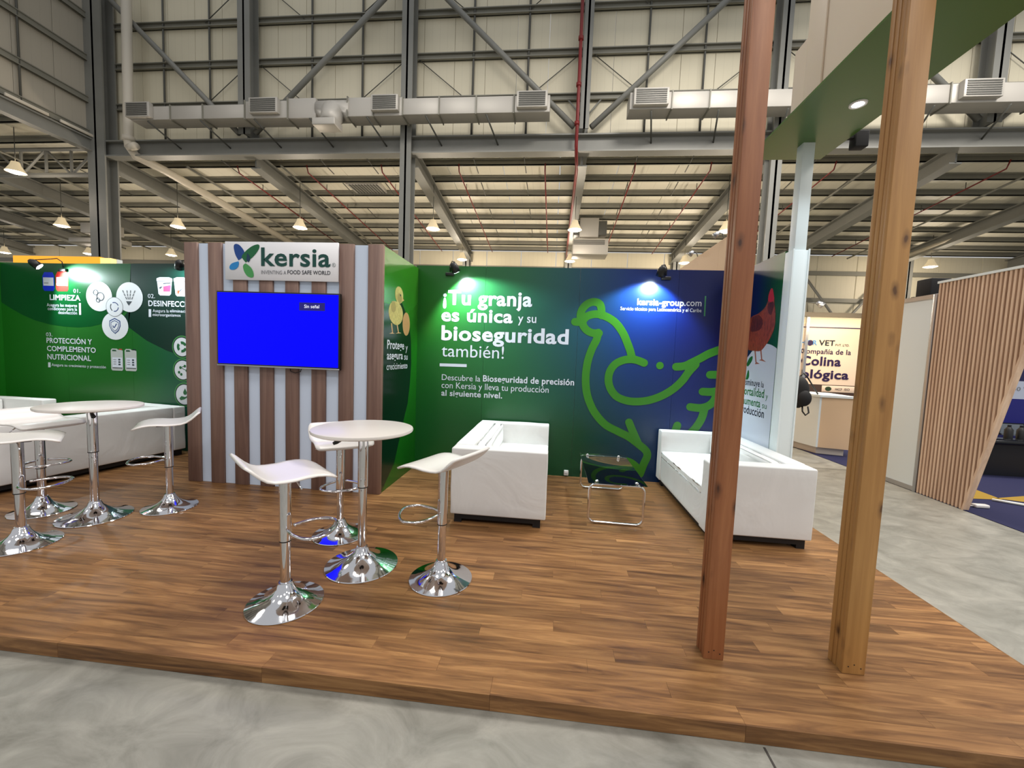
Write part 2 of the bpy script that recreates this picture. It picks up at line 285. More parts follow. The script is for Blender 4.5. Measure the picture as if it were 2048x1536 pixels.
def timber(name, c1, c2, knot, sc=1.0, seed=0.0, axis='z', rough=0.5, knots=True, contrast=1.0):
    m = mat(name, rough=rough); g = N(m); p = g.map(g.pos(), loc=(seed, seed*2, seed*3))
    sv = dict(z=(26, 26, 1.2), x=(1.2, 26, 26))[axis]
    n1 = g.noise(g.map(p, scale=tuple(a*sc for a in sv)), 1.0, 6, 0.6, 0.9)
    n2 = g.noise(g.map(p, scale=tuple(a*sc*4 for a in sv)), 1.0, 3, 0.6)
    col = g.ramp(n1, [(0.5-0.2/contrast, c1), (0.5+0.2/contrast, c2)])
    col = g.mix(g.math('MULTIPLY', n2, 0.35), col, c1)
    if knots:
        kv = g.n('ShaderNodeTexVoronoi', distance='EUCLIDEAN'); kv.inputs['Scale'].default_value = 1.0
        dv = g.n('ShaderNodeVectorMath', operation='SCALE'); dn = g.n('ShaderNodeTexNoise'); dn.inputs['Scale'].default_value = 14; g.l(p, dn.inputs['Vector']); g.l(dn.outputs['Color'], dv.inputs[0]); dv.inputs['Scale'].default_value = 0.16
        da = g.n('ShaderNodeVectorMath', operation='ADD'); g.l(g.map(p, scale=(11, 11, 4.2)), da.inputs[0]); g.l(dv.outputs[0], da.inputs[1]); g.l(da.outputs[0], kv.inputs['Vector'])
        k = g.ramp(kv.outputs['Distance'], [(0.06, (1, 1, 1, 1)), (0.10, (0.55, 0.55, 0.55, 1)), (0.22, (0, 0, 0, 1))])
        col = g.mix(g.math('MULTIPLY', k, 0.85), col, knot)
    g.l(col, g.b.inputs['Base Color']); g.bump(n2, 0.12, 0.003); return m
def fabric():
    m = mat('white_fabric', rough=0.7); g = N(m); p = g.pos()
    a = g.noise(g.map(p, scale=(1, 1, 1)), 2.2, 3, 0.5, 1.5); b = g.noise(p, 60, 2)
    g.l(g.mix(a, srgb(214, 214, 212), srgb(228, 228, 226)), g.b.inputs['Base Color'])
    h = g.math('ADD', g.math('MULTIPLY', a, 1.0), g.math('MULTIPLY', b, 0.02)); g.bump(h, 0.35, 0.03); return m
def print_back():
    m = mat('print_back_wall', rough=0.28); g = N(m); s = g.n('ShaderNodeSeparateXYZ'); g.l(g.pos(), s.inputs[0])
    t = g.math('DIVIDE', g.math('ADD', s.outputs[0], 1.6), 3.6)
    top = g.ramp(t, [(0.0, srgb(22, 90, 18)), (0.12, srgb(34, 104, 38)), (0.33, srgb(34, 96, 62)), (0.5, srgb(24, 74, 84)), (0.68, srgb(8, 44, 112)), (0.85, srgb(4, 22, 92)), (1.0, srgb(2, 10, 70))])
    bot = g.ramp(t, [(0.0, srgb(14, 84, 30)), (0.3, srgb(18, 84, 38)), (0.55, srgb(12, 62, 38)), (0.72, srgb(6, 48, 74)), (0.86, srgb(6, 34, 92)), (1.0, srgb(4, 18, 76))])
    f = g.n('ShaderNodeMapRange'); f.inputs['From Min'].default_value = 0.6; f.inputs['From Max'].default_value = 1.7; g.l(s.outputs[2], f.inputs[0])
    g.l(g.mix(f.outputs[0], bot, top), g.b.inputs['Base Color']); return m
def print_left():
    m = mat('print_left_wall', rough=0.28); g = N(m); s = g.n('ShaderNodeSeparateXYZ'); g.l(g.pos(), s.inputs[0])
    t = g.math('DIVIDE', g.math('ADD', s.outputs[0], 7.1), 3.0)
    c = g.ramp(t, [(0.0, srgb(22, 104, 20)), (0.25, srgb(40, 104, 40)), (0.6, srgb(30, 96, 34)), (0.85, srgb(16, 78, 60)), (1.0, srgb(6, 66, 74))])
    g.l(c, g.b.inputs['Base Color']); return m
def print_hen():
    m = mat('print_hen_wall', rough=0.28); g = N(m); s = g.n('ShaderNodeSeparateXYZ'); g.l(g.pos(), s.inputs[0])
    t = g.math('DIVIDE', g.math('SUBTRACT', 4.58, s.outputs[1]), 0.8)
    c = g.ramp(t, [(0.0, srgb(2, 10, 66)), (0.45, srgb(2, 26, 72)), (0.72, srgb(2, 52, 42)), (1.0, srgb(12, 86, 34))])
    g.l(c, g.b.inputs['Base Color']); return m
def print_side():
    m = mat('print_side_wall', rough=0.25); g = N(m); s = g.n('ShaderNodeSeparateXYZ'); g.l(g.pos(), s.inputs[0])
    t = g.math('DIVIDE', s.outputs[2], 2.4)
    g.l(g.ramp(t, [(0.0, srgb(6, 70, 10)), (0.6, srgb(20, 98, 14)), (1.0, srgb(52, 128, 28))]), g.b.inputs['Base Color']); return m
FLOORW = wood_floor(); CONC = concrete(); FAB = fabric()
CLAD = cladding('wall_cladding', srgb(214, 206, 180), srgb(228, 220, 196)); CLADL = cladding('left_cladding_dimmed', srgb(166, 160, 146), srgb(182, 174, 158), 1)  # left wall cladding has the dimness of the left aisle put into its colour
ROOFM = cladding('roof_cladding', srgb(232, 226, 206), srgb(240, 234, 214), 0, 0.5)
STEEL = steel('painted_steel', srgb(140, 140, 134)); STEELD = steel('dark_steel', srgb(92, 92, 86)); GALV = steel('galvanised', srgb(140, 138, 126))
DUCT = mat('duct_sheet', srgb(186, 182, 174), 0.5, 0.3); PIPEW = mat('white_pipe', srgb(206, 198, 182), 0.5); REDP = mat('red_pipe', srgb(120, 22, 20), 0.45)
CHROME = mat('chrome', srgb(225, 225, 228), 0.06, 1.0); WHITEG = mat('white_gloss', srgb(226, 222, 218), 0.25); WHITEL = mat('white_laminate', srgb(214, 208, 202), 0.32)
BLACKP = mat('black_plastic', srgb(16, 16, 17), 0.4); BLACKM = mat('black_matt', srgb(12, 12, 14), 0.75); WHITEP = mat('white_paint', srgb(224, 232, 232), 0.45)
INKW = mat('white_ink', srgb(206, 210, 222), 0.35); INKK = mat('dark_ink', srgb(16, 26, 40), 0.4); INKG = mat('green_ink', srgb(24, 100, 44), 0.4); INKGR = mat('grey_ink', srgb(120, 122, 126), 0.4)
LOGOG = mat('logo_green', srgb(8, 70, 62), 0.4); INKP = mat('purple_ink', srgb(38, 20, 66), 0.4); INKS = mat('sky_ink', srgb(72, 140, 200), 0.4); HENG = mat('hen_line_green', srgb(50, 118, 26), 0.3)
INKS_ = dict(white=INKW, ink=INKK, grn=INKG, grey=INKGR, logo=LOGOG, pur=INKP, sky=INKS)
SLATW = timber('stand_walnut', srgb(108, 82, 74), srgb(150, 122, 108), srgb(70, 46, 40), 0.6, 3.0, knots=False)
POSTR = timber('post_redwood', srgb(124, 70, 38), srgb(176, 118, 76), srgb(40, 18, 10), 0.5, 1.0)
POSTY = timber('post_pine', srgb(150, 106, 56), srgb(192, 146, 86), srgb(66, 36, 18), 0.4, 5.0)
BATTEN = timber('batten_wood', srgb(196, 162, 136), srgb(240, 212, 184), srgb(120, 80, 60), 0.6, 2.0, knots=False)
BATTENB = timber('batten_back', srgb(118, 84, 66), srgb(150, 112, 90), srgb(90, 60, 50), 0.6, 2.5, knots=False)
ALU = mat('aluminium', srgb(180, 182, 186), 0.3, 0.9)

# ---------------------------------------------------------------- hall setting
fl = mk('floor', [(-40, -14, 0), (30, -14, 0), (30, 30, 0), (-40, 30, 0)], [(0, 1, 2, 3)], CONC); fl['kind'] = 'structure'
jm = mat('slab_joint', srgb(58, 54, 50), 0.8)
jo = multi('slab_joint', [(0.86, 0.868, -6, 1.50, 0.0, 0.0015), (-30, 25, 6.0, 6.01, 0.0, 0.0015)], jm, fl)

YW = 13.0                                        # plane of the high gable wall
ZB = 7.885; KS = 0.10                            # eave height and fall of the low roof behind it
def roofz(y): return ZB - KS*(y-13)
wb = struct('wall_back', (0, YW+0.25, 7.9))
for i in range(34):
    x = -16.5+i*1.0
    box('cladding_panel', x+0.006, x+0.994, YW+0.20, YW+0.28, 7.95, 15.5, CLAD, wb)
for z, h in ((8.25, .10), (9.50, .20), (10.82, .20), (12.12, .20), (13.4, .20)):
    multi('girt', [(-16.0, 17.5, YW+0.06, YW+0.20, z-h/2, z-h/2+0.03), (-16.0, 17.5, YW+0.14, YW+0.17, z-h/2, z+h/2), (-16.0, 17.5, YW+0.06, YW+0.20, z+h/2-0.03, z+h/2)], GALV, wb)
for x in (-13.6, -11.9, -8.25, -6.52, -2.87, -1.13, 2.51, 4.16, 8.0, 9.7, 13.6):
    tube('sag_rod', [(x, YW+0.12, 7.9), (x, YW+0.12, 15.4)], 0.035, STEELD, wb, 6)
def hcol(name, x, w, d, z0, z1, y, m, parent):   # an H section column
    t = 0.03
    multi(name, [(x-w/2, x+w/2, y-d/2, y-d/2+t, z0, z1), (x-w/2, x+w/2, y+d/2-t, y+d/2, z0, z1), (x-t, x+t, y-d/2, y+d/2, z0, z1)], m, parent)
for x, w, z0 in ((-10.28, .42, 8.3), (-4.85, .36, 0), (0.66, .27, 8.3), (6.2, .30, 0), (11.75, .38, 8.3), (17.2, .4, 0)):
    hcol('column', x, w, 0.42, z0, 15.5, YW-0.16, STEEL, wb)
multi('column', [(-16.05, -15.40, YW-0.35, YW-0.30, 0, 15.5), (-16.05, -15.40, YW+0.05, YW+0.1, 0, 15.5), (-15.76, -15.69, YW-0.35, YW+0.1, 0, 15.5)], STEEL, wb)
multi('eave_beam', [(-16, 17.5, YW-0.30, YW+0.05, 8.16, 8.20), (-16, 17.5, YW-0.14, YW-0.10, 7.72, 8.2), (-16, 17.5, YW-0.30, YW+0.05, 7.68, 7.72)], STEEL, wb)
for a, b in (((0.36, 8.44), (-4.75, 13.3)), ((-10.03, 8.40), (-5.0, 13.0)), ((-10.6, 8.40), (-15.4, 12.95)), ((0.88, 8.42), (6.0, 13.2)), ((11.5, 8.45), (6.5, 13.2)), ((12.0, 8.45), (16.8, 13.0))):
    tube('diagonal_brace', [(a[0], YW-0.2, a[1]), (b[0], YW-0.2, b[1])], 0.085, STEEL, wb, 10)
for x in (-10.28, -4.85, 0.66, 6.2, 11.75):
    for z in (9.5, 12.12):
        for s in (-1, 1):
            tube('cross_wire', [(x+s*0.2, YW+0.1, z+1.25), (x+s*1.75, YW+0.1, z+0.02)], 0.014, STEELD, wb, 5)
    for s in (-1, 1):
        tube('fly_brace', [(x+s*0.12, YW-0.1, 8.85), (x+s*0.5, YW+0.1, 9.4)], 0.025, STEEL, wb, 6)
wl = struct('wall_left', (-15.95, 9.0, 8.0))
for i in range(13):
    y = 1.0+i*1.0-0.2
    box('cladding_panel', -16.15, -16.05, y+0.006, y+0.994, 8.35, 15.5, CLADL, wl)
for z in (8.42, 9.50, 10.85, 12.2, 13.5):
    multi('girt', [(-16.05, -15.92, 0, 12.7, z-0.1, z-0.07), (-15.98, -15.95, 0, 12.7, z-0.1, z+0.1), (-16.05, -15.92, 0, 12.7, z+0.07, z+0.1)], GALV, wl)
for y in (10.9, 9.2, 7.4): tube('sag_rod', [(-15.97, y, 8.4), (-15.97, y, 15.4)], 0.03, STEELD, wl, 6)
multi('valley_beam', [(-16.1, -15.85, 0, 12.7, 8.2, 8.24), (-16.0, -15.94, 0, 12.7, 7.85, 8.2), (-16.1, -15.85, 0, 12.7, 7.82, 7.86)], STEEL, wl)
for y0, y1 in ((11.75, 12.75), (10.45, 11.45), (9.0, 10.1)):
    box('light_batten', -15.86, -15.80, y0, y1, 8.27, 8.36, PIPEW, wl, 0.01)
wf = struct('wall_far', (0, 22.3, 0))
for i in range(36):
    x = -38+i*1.9
    box('cladding_panel', x+0.02, x+1.88, 22.25, 22.33, 0, 7.1, CLAD, wf)
for z in (1.8, 3.4, 4.85, 6.2): box('girt', -38, 30, 22.12, 22.25, z-0.1, z+0.1, GALV, wf)
for x in (-26.8, -21.3, -15.8, -10.28, -4.85, 0.66, 6.2, 11.7, 17.2, 22.7): hcol('column', x, 0.35, 0.4, 0, 7.0, 21.9, STEEL, wf)
for a, b in (((11.9, 0.3), (17.0, 6.8)), ((17.0, 0.3), (11.9, 6.8))): tube('diagonal_brace', [(a[0], 21.9, a[1]), (b[0], 21.9, b[1])], 0.06, STEEL, wf, 8)
ce = struct('ceiling', (0, 17.5, roofz(17.5)))
def sloped(name, x0, x1, y0, y1, dz0, dz1, m, parent):
    v = [(x, y, roofz(y)+dz) for dz in (dz0, dz1) for y in (y0, y1) for x in (x0, x1)]
    return mk(name, v, [(0, 2, 3, 1), (4, 5, 7, 6), (0, 1, 5, 4), (2, 6, 7, 3), (0, 4, 6, 2), (1, 3, 7, 5)], m, parent)
for i in range(34):
    x = -38+i*2.0
    sloped('roof_panel', x+0.015, x+1.985, (4.0 if x < -17 else YW+0.3), 22.4, 0.30, 0.36, ROOFM, ce)
def purlin(x0, x1, y):
    z = roofz(y)
    multi('purlin', [(x0, x1, y-0.02, y+0.02, z+0.11, z+0.30), (x0, x1, y-0.02, y+0.07, z+0.11, z+0.135), (x0, x1, y-0.09, y+0.02, z+0.27, z+0.30)], GALV, ce)
for y in (13.5, 14.03, 15.06, 16.1, 17.15, 18.2, 19.2, 20.2, 21.2, 22.0): purlin(-38, 30, y)
for y in (5.2, 6.25, 7.3, 8.35, 9.4, 10.45, 11.5, 12.5): purlin(-38, -16.3, y)
def rafter(x, y0, y1):
    sloped('rafter', x-0.17, x+0.17, y0, y1, -0.02, 0.02, STEEL, ce); sloped('rafter', x-0.17, x+0.17, y0, y1, -0.46, -0.42, STEEL, ce)
    sloped('rafter', x-0.025, x+0.025, y0, y1, -0.44, 0.0, STEEL, ce)
for x in (-10.25, -4.75, 0.67, 6.1, 11.3, 16.6, 22, -15.7): rafter(x, 13.1, 22.2)
for x in (-21.2, -26.7, -32.2): rafter(x, 4.2, 22.2)
for x in (-20, -18.3, -12, -8.3, -6.6, -2.9, -1.2, 2.45, 4.2, 8, 9.8):
    for k, y in enumerate((13.5, 15.06, 17.15, 19.2)):
        tube('sag_rod', [(x, y, roofz(y)+0.15), (x+0.02, y+1.03, roofz(y+1.03)+0.12)], 0.018, STEELD, ce, 5)
# lattice truss of the left aisle
tr = []
V_, F_ = [], []
def addt(a, b, r):
    v, f = tubev([a, b], r, 6); k = len(V_); V_.extend(v); F_.extend([tuple(i+k for i in q) for q in f])
addt((-30, 12.9, 8.02), (-16, 12.9, 8.02), 0.07); addt((-30, 12.9, 7.15), (-16, 12.9, 7.15), 0.08)
for i in range(15):
    x = -30+i*1.0; addt((x, 12.9, 7.15), (x, 12.9, 8.02), 0.045)
    if i < 14: addt((x, 12.9, 7.15) if i % 2 else (x, 12.9, 8.02), (x+1, 12.9, 8.02) if i % 2 else (x+1, 12.9, 7.15), 0.04)
mk('lattice_truss', V_, F_, STEEL, ce)

# ---------------------------------------------------------------- hall services
dp = thing('drain_pipe', (-14.4, 12.6, 7.8), 'pale round drain pipe dropping beside the corner column and along the roof beam', 'pipe')
tube('pipe_run', [(-14.35, 12.6, 13.0), (-14.42, 12.6, 8.15), (-14.42, 12.62, 7.95), (-14.4, 12.8, 7.72), (-14.2, 13.6, 7.62), (-13.85, 22, 6.72)], 0.14, PIPEW, dp, 14)
tube('pipe_collar', [(-14.42, 12.6, 8.1), (-14.42, 12.6, 8.25)], 0.17, PIPEW, dp, 14)
tube('pipe_stub', [(-14.4, 12.6, 7.9), (-14.05, 12.5, 7.9)], 0.12, PIPEW, dp, 12)
def duct(label, segs, grilles, x0, x1, name='air_duct'):
    t = thing(name, ((x0+x1)/2, 12.2, 8.4), label, 'air duct')
    for a, b, z0, z1 in segs: box('duct_section', a+0.01, b-0.01, 11.95, 12.45, z0, z1, DUCT, t, 0.01)
    for a, b, z0, z1 in segs[1:]: box('duct_flange', a-0.015, a+0.015, 11.92, 12.48, z0-0.03, z1+0.03, GALV, t)
    for a, b, zc in grilles:
        g = box('grille_box', a-0.06, b+0.06, 11.80, 11.95, zc-0.20, zc+0.24, DUCT, t, 0.01)
        multi('grille', [(a, b, 11.785, 11.80, zc-0.16+i*0.055, zc-0.13+i*0.055) for i in range(7)], STEELD, g)
    for x in [x0+0.6+i*1.8 for i in range(int((x1-x0)/1.8))]:
        tube('bracket', [(x, 11.95, 8.36), (x+0.25, 12.9, 7.95)], 0.025, STEELD, t, 5)
    return t
segs = [(-13.6, -12.2, 8.40, 8.80), (-12.2, -11.1, 8.40, 8.80), (-11.1, -9.7, 8.40, 8.80), (-9.7, -8.3, 8.38, 8.88), (-8.3, -7.4, 8.36, 8.94), (-6.4, -5.6, 8.38, 8.92), (-5.6, -4.7, 8.38, 8.90), (-4.7, -3.6, 8.40, 8.86), (-3.6, -2.5, 8.40, 8.86), (-2.5, -1.4, 8.40, 8.86), (-1.4, -0.36, 8.40, 8.86)]
d1 = duct('long silver air duct with four grilles crossing left of the red riser', segs, [(-13.55, -12.85, 8.62), (-9.4, -8.6, 8.66), (-5.55, -4.85, 8.66), (-1.25, -0.5, 8.66)], -13.6, -0.36)
# saddle elbow that turns down to its own outlet
el = []
for k in range(9):
    a = math.pi*0.5*k/8; el.append((-7.4+0.48*math.sin(a), 12.2, 8.92-0.45*(1-math.cos(a))))
tube('duct_elbow', [(-7.42, 12.2, 8.66), (-7.1, 12.2, 8.66), (-6.95, 12.1, 8.6), (-6.9, 11.95, 8.35), (-6.9, 11.85, 8.1)], [0.30, 0.30, 0.32, 0.30, 0.28], DUCT, d1, 16)
tube('duct_elbow', [(-6.38, 12.2, 8.66), (-6.7, 12.2, 8.66), (-6.85, 12.1, 8.6), (-6.9, 11.95, 8.35), (-6.9, 11.85, 8.1)], [0.30, 0.30, 0.32, 0.30, 0.28], DUCT, d1, 16)
box('duct_outlet', -7.25, -6.55, 11.5, 11.95, 7.92, 8.12, DUCT, d1, 0.02)
segs = [(1.85, 3.0, 8.42, 8.87), (3.0, 4.0, 8.42, 8.87), (4.0, 5.2, 8.42, 8.87), (5.2, 6.9, 8.42, 8.87), (6.9, 8.5, 8.42, 8.88), (8.5, 10.0, 8.42, 8.88), (10.0, 12.2, 8.42, 8.9), (12.2, 14.5, 8.42, 8.9)]
duct('silver air duct right of the red riser, passing behind the timber posts', segs, [(2.0, 2.82, 8.66), (10.25, 11.05, 8.68)], 1.85, 14.5)
rr = thing('fire_riser', (0.44, 12.6, 7.6), 'red riser pipe in front of the middle hall column', 'pipe')
tube('riser_pipe', [(0.43, 12.55, 13.5), (0.45, 12.55, 7.75), (0.48, 12.75, 7.5), (0.53, 13.3, 7.42), (0.53, 21.5, 6.62)], 0.05, REDP, rr, 10)
for z in (8.4, 9.5, 10.8, 12.1): tube('coupling', [(0.44, 12.55, z-0.05), (0.44, 12.55, z+0.05)], 0.075, REDP, rr, 10)
names = [(-11.6, 'leftmost thin red sprinkler branch under the low roof'), (-8.95, 'thin red sprinkler branch above the white logo sign'), (-6.2, 'thin red sprinkler branch left of the long middle hall column'),
         (-3.45, 'thin red sprinkler branch just right of the long middle hall column'), (-0.5, 'thin red sprinkler branch just left of the red riser'), (2.45, 'thin red sprinkler branch just right of the red riser'),
         (4.85, 'thin red sprinkler branch left of the dark timber post'), (8.6, 'thin red sprinkler branch seen between the two timber posts'), (13.5, 'rightmost thin red sprinkler branch under the low roof')]
for x, lab in names:
    t = thing('sprinkler_pipe', (x, 14, roofz(14)-0.1), lab, 'pipe', 'sprinkler branches under the low roof')
    tube('pipe_run', [(x, 13.9, roofz(13.9)+0.1), (x, 14.0, roofz(14)-0.12), (x+0.05, 21.6, roofz(21.6)-0.12)], 0.022, REDP, t, 6)
    for y in (15.2, 16.8, 18.4, 20.0): tube('hanger', [(x, y, roofz(y)-0.12), (x, y, roofz(y)+0.1)], 0.012, STEELD, t, 5)
def conduit(x, lab, y0=13.3, y1=21.5, dz=-0.25, r=0.035):
    t = tube('conduit', [(x, y0, roofz(y0)+dz), (x, y1, roofz(y1)+dz)], r, GALV, None, 6); tag(t, lab, 'conduit', 'conduits under the low roof')
for x, lab in ((-9.5, 'grey conduit bundle left of the rafter above the logo sign'), (-13.0, 'grey conduit beside the pale drain pipe'), (9.4, 'grey conduit right of the pale timber post'), (14.2, 'grey conduit at the far right under the low roof')): conduit(x, lab)
for i, (x, lab) in enumerate(((-19.0, 'grey conduit nearest the corner column in the left aisle'), (-23.4, 'second grey conduit from the corner column in the left aisle'), (-25, 'third grey conduit from the corner column in the left aisle'), (-29, 'leftmost grey conduit in the left aisle'))):
    conduit(x, lab, 6.0, 21.5)
bp = tube('brace_pipe', [(16.9, 13.4, 7.6), (16.6, 21.5, 6.8)], 0.12, PIPEW, None, 10); tag(bp, 'pale round pipe along the roof beam at far right', 'pipe')
t = thing('ventilation_unit', (-7.5, 15.5, 7.7), 'grey box ventilator hanging under the low roof above the logo sign', 'ventilator')
box('casing', -8.2, -6.9, 15.2, 16.3, 7.78, 8.02, DUCT, t, 0.01); multi('grille', [(-8.1+i*0.12, -8.04+i*0.12, 15.25, 16.2, 7.76, 7.78) for i in range(10)], STEELD, t)
box('duct_section', -8.0, -5.6, 15.9, 16.3, 8.02, 8.2, STEELD, t)
t = thing('ventilation_unit', (1.35, 18, 6.0), 'silver ducted ventilator hanging right of the red riser over the back wall', 'ventilator')
box('casing', 0.95, 1.75, 17.7, 18.3, 6.6, 7.4, DUCT, t, 0.02); box('side_box', 0.70, 0.95, 17.75, 18.2, 6.7, 7.3, STEELD, t, 0.02); box('side_box', 1.75, 2.1, 17.75, 18.2, 6.7, 7.3, STEELD, t, 0.02)
box('outlet_hood', 0.68, 2.15, 17.4, 18.3, 5.8, 6.45, DUCT, t, 0.02); multi('grille', [(0.7, 2.0, 17.385, 17.40, 6.2+i*0.05, 6.23+i*0.05) for i in range(4)], STEELD, t)
for x in (1.0, 1.7): tube('hanger', [(x, 18, 7.4), (x, 18, 7.5)], 0.03, STEELD, t, 6)
t = thing('ventilation_unit', (-21.0, 17, 6.0), 'grey box ventilator hanging in the dim left aisle left of the corner column', 'ventilator')
box('casing', -21.7, -20.4, 16.7, 17.5, 6.3, 6.75, DUCT, t, 0.02); box('outlet_hood', -22.2, -19.9, 16.6, 17.4, 5.85, 6.05, DUCT, t, 0.02); box('duct_section', -21.2, -20.8, 16.9, 17.2, 6.05, 7.6, DUCT, t)
EMW = mat('lamp_glow', srgb(255, 244, 225), 0.5, emit=(1.0, 0.88, 0.70, 1), estr=14.0)
SHADE = mat('lamp_shade', srgb(220, 205, 170), 0.35, emit=(1.0, 0.8, 0.5, 1), estr=0.35)
def bay_lamp(x, y, z, lab, grp, e=190):
    t = thing('high_bay_lamp', (x, y, z), lab, 'hanging lamp', grp)
    lathe('lamp_shade', [(0.06, 0.34), (0.10, 0.33), (0.13, 0.22), (0.24, 0.02), (0.25, 0.0), (0.235, 0.0), (0.12, 0.2)], (x, y, z), SHADE, t, 20)
    lathe('bulb', [(0.0, 0.05), (0.20, 0.045), (0.215, 0.01), (0.15, -0.03), (0.0, -0.045)], (x, y, z), EMW, t, 16)
    tube('cord', [(x, y, z+0.33), (x, y, roofz(y)+0.31)], 0.012, STEELD, t, 5)
    if x < -16: e *= 0.28
    if e: lamp('lamp_light', 'POINT', (x, y, z-0.40), e, WARM, t, shadow_soft_size=0.2)
row = ['leftmost of the nearer row of hanging hall lamps', 'nearer-row hanging hall lamp just right of the corner column', 'nearer-row hanging hall lamp above the television stand', 'nearer-row hanging hall lamp right of the long middle column', 'nearer-row hanging hall lamp by the red riser', 'nearer-row hanging hall lamp beside the dark timber post']
for x, lab in zip((-20.33, -15.1, -9.92, -4.64, 0.63, 5.87), row): bay_lamp(x, 15, 6.05, lab, 'nearer row of hall lamps')
row = ['leftmost of the farther row of hanging hall lamps', 'farther-row hanging hall lamp above the left green wall near the orange sign', 'farther-row hanging hall lamp close to the left edge of the television stand', 'farther-row hanging hall lamp directly above the spotlight of the green headline', 'farther-row hanging hall lamp above the middle of the back wall', 'farther-row hanging hall lamp over the blue end of the back wall', 'farther-row hanging hall lamp right of the pale timber post']
for x, lab in zip((-30.8, -25.5, -20.55, -4.66, 0.68, 6.05, 16.7), row): bay_lamp(x, 20, 6.1, lab, 'farther row of hall lamps')
bay_lamp(-17.9, 12.0, 6.85, 'large near hanging lamp at the upper left edge of view', 'near hall lamps', 190)
# ---------------------------------------------------------------- booth floor
T = 0.07
pf = thing('raised_platform', (-2.4, 3.2, 0), 'low raised booth floor covered in brown wood-look planks', 'platform')
def toned(o, v):
    a = o.data.attributes.new('tone', 'FLOAT', 'POINT'); a.data.foreach_set('value', [v]*len(o.data.vertices)); return o
toned(box('platform_base', -7.30, 2.278, 1.518, 4.80, 0.0, 0.066, mat('joint_brown', srgb(70, 46, 30), 0.6), pf), 0.3)
PL, PW = 0.985, 0.0818
plank_me = []
rnd = random.Random(11)
for k in range(10):
    v, f = bxv(0.0004, PL-0.0004, 0.0003, PW-0.0003, -0.004, 0.0); me = bpy.data.meshes.new('floor_plank'); me.from_pydata(v, [], f); me.materials.append(FLOORW)
    a = me.attributes.new('tone', 'FLOAT', 'POINT'); a.data.foreach_set('value', [k/9.0]*8); plank_me.append(me)
cnt = 0; far_boxes = []
nrow = int((4.58-1.517)/PW)+1
pending = []
for r in range(nrow):
    y = 1.517+r*PW; offx = [-1.42, -1.75, -2.08, -1.62, -1.28, -1.9][r % 6] if r else -2.157
    if r == 1: offx = -1.42
    if r == 2: offx = -1.75
    k0 = math.floor((-7.25-offx)/PL)
    x = offx+k0*PL
    while x < 2.28:
        vis = x+PL > -1.62*y-0.3+0.0 - 0.15*y
        if vis and y < 4.58: pending.append((x, y, r))
        x += PL
for (x, y, r) in pending:
    tn = rnd.choice([0, 1, 2, 3, 3, 4, 4, 5, 5, 6, 6, 7, 8, 9]); x0 = max(x, -7.28)
    if cnt < 296:
        if x+PL > 2.28 or x < -7.28 or y+PW > 4.58:
            o = box('floor_plank', x0+0.0004, min(x+PL, 2.28)-0.0004, y+0.0003, min(y+PW, 4.8)-0.0003, T-0.004, T, FLOORW, pf); toned(o, tn/9.0)
        else:
            o = bpy.data.objects.new('floor_plank', plank_me[tn]); COL.objects.link(o); o.parent = pf; o.location = Vector((x, y, T))-Vector(ORG['raised_platform'])
        cnt += 1
    else: far_boxes.append((x0+0.0004, min(x+PL, 2.28)-0.0004, y+0.0003, y+PW-0.0003, T-0.004, T, tn/9.0))
if far_boxes:
    o = multi('floor_plank', [b[:6] for b in far_boxes], FLOORW, pf); o['kind'] = 'stuff'
    a = o.data.attributes.new('tone', 'FLOAT', 'POINT'); a.data.foreach_set('value', [b[6] for b in far_boxes for _ in range(8)])
for i, xj in enumerate([-2.157+0.985*k for k in range(-5, 5)]):
    toned(box('edge_board', max(xj, -7.28)+0.0005, min(xj+0.985, 2.281)-0.0005, 1.509, 1.517, 0.002, T, FLOORW, pf), [0.15, 0.3, 0.5, 0.1, 0.35][i % 5])
for i in range(4):
    y = 1.509+i*0.985; toned(box('edge_board', 2.279, 2.287, y, min(y+0.984, 4.8), 0.002, T, FLOORW, pf), 0.3+0.1*i)

# ---------------------------------------------------------------- display walls
A = json.loads(ART)
YB = 4.58
def letter_set(key, plane, off, parent, th=0.002):
    for pk, s, u0, u1, z, cap, col, b in A['T']:
        if pk == key: lettering(plane, off, s, u0, u1, z, cap, INKS_[col], parent, b, th)
PB = print_back()
bw = thing('display_wall', (0.2, YB+0.03, 0.07), 'green to blue printed back wall with large white headline and hen outline', 'display wall')
for x0, x1 in ((-1.60, -0.785), (-0.785, 0.28), (0.28, 1.345), (1.345, 2.03)):
    box('wall_panel', x0+0.001, x1-0.001, YB, YB+0.06, T, 2.435, PB, bw)
letter_set('back', 'y', YB, bw)
ho = strokes(YB-0.0015, [A['S'][k] for k in A['S']], 0.043, HENG, bw, 'hen_outline')
flat('y', YB, ellpts(A['dot']), 'hen_outline', HENG, bw, 0.0015)
for k, p in A['bars'][:2]: flat('y', YB, p, 'print_bar', INKW if p[0][0] < 0 else mat('bar_green', srgb(60, 130, 90), 0.4), bw, 0.0015)
sk = thing('power_socket', (0.225, YB, 0.14), 'small white power socket low on the green back wall', 'socket')
box('socket_plate', 0.200, 0.252, YB-0.03, YB, 0.085, 0.145, WHITEG, sk, 0.006); lathe('socket_ring', [(0.014, 0.0), (0.017, 0.0), (0.017, 0.004)], (0.226, YB-0.034, 0.113), INKGR, sk, 12)
LW = thing('display_wall', (-5.7, YB+0.03, 0.07), 'dark green printed wall with numbered product texts, left of the stand', 'display wall')
PLm = print_left()
for x0, x1 in ((-7.14, -6.2), (-6.2, -5.27), (-5.27, -4.3), (-4.3, -3.4)): box('wall_panel', x0+0.001, x1-0.001, YB, YB+0.06, T, 2.385, PLm, LW)
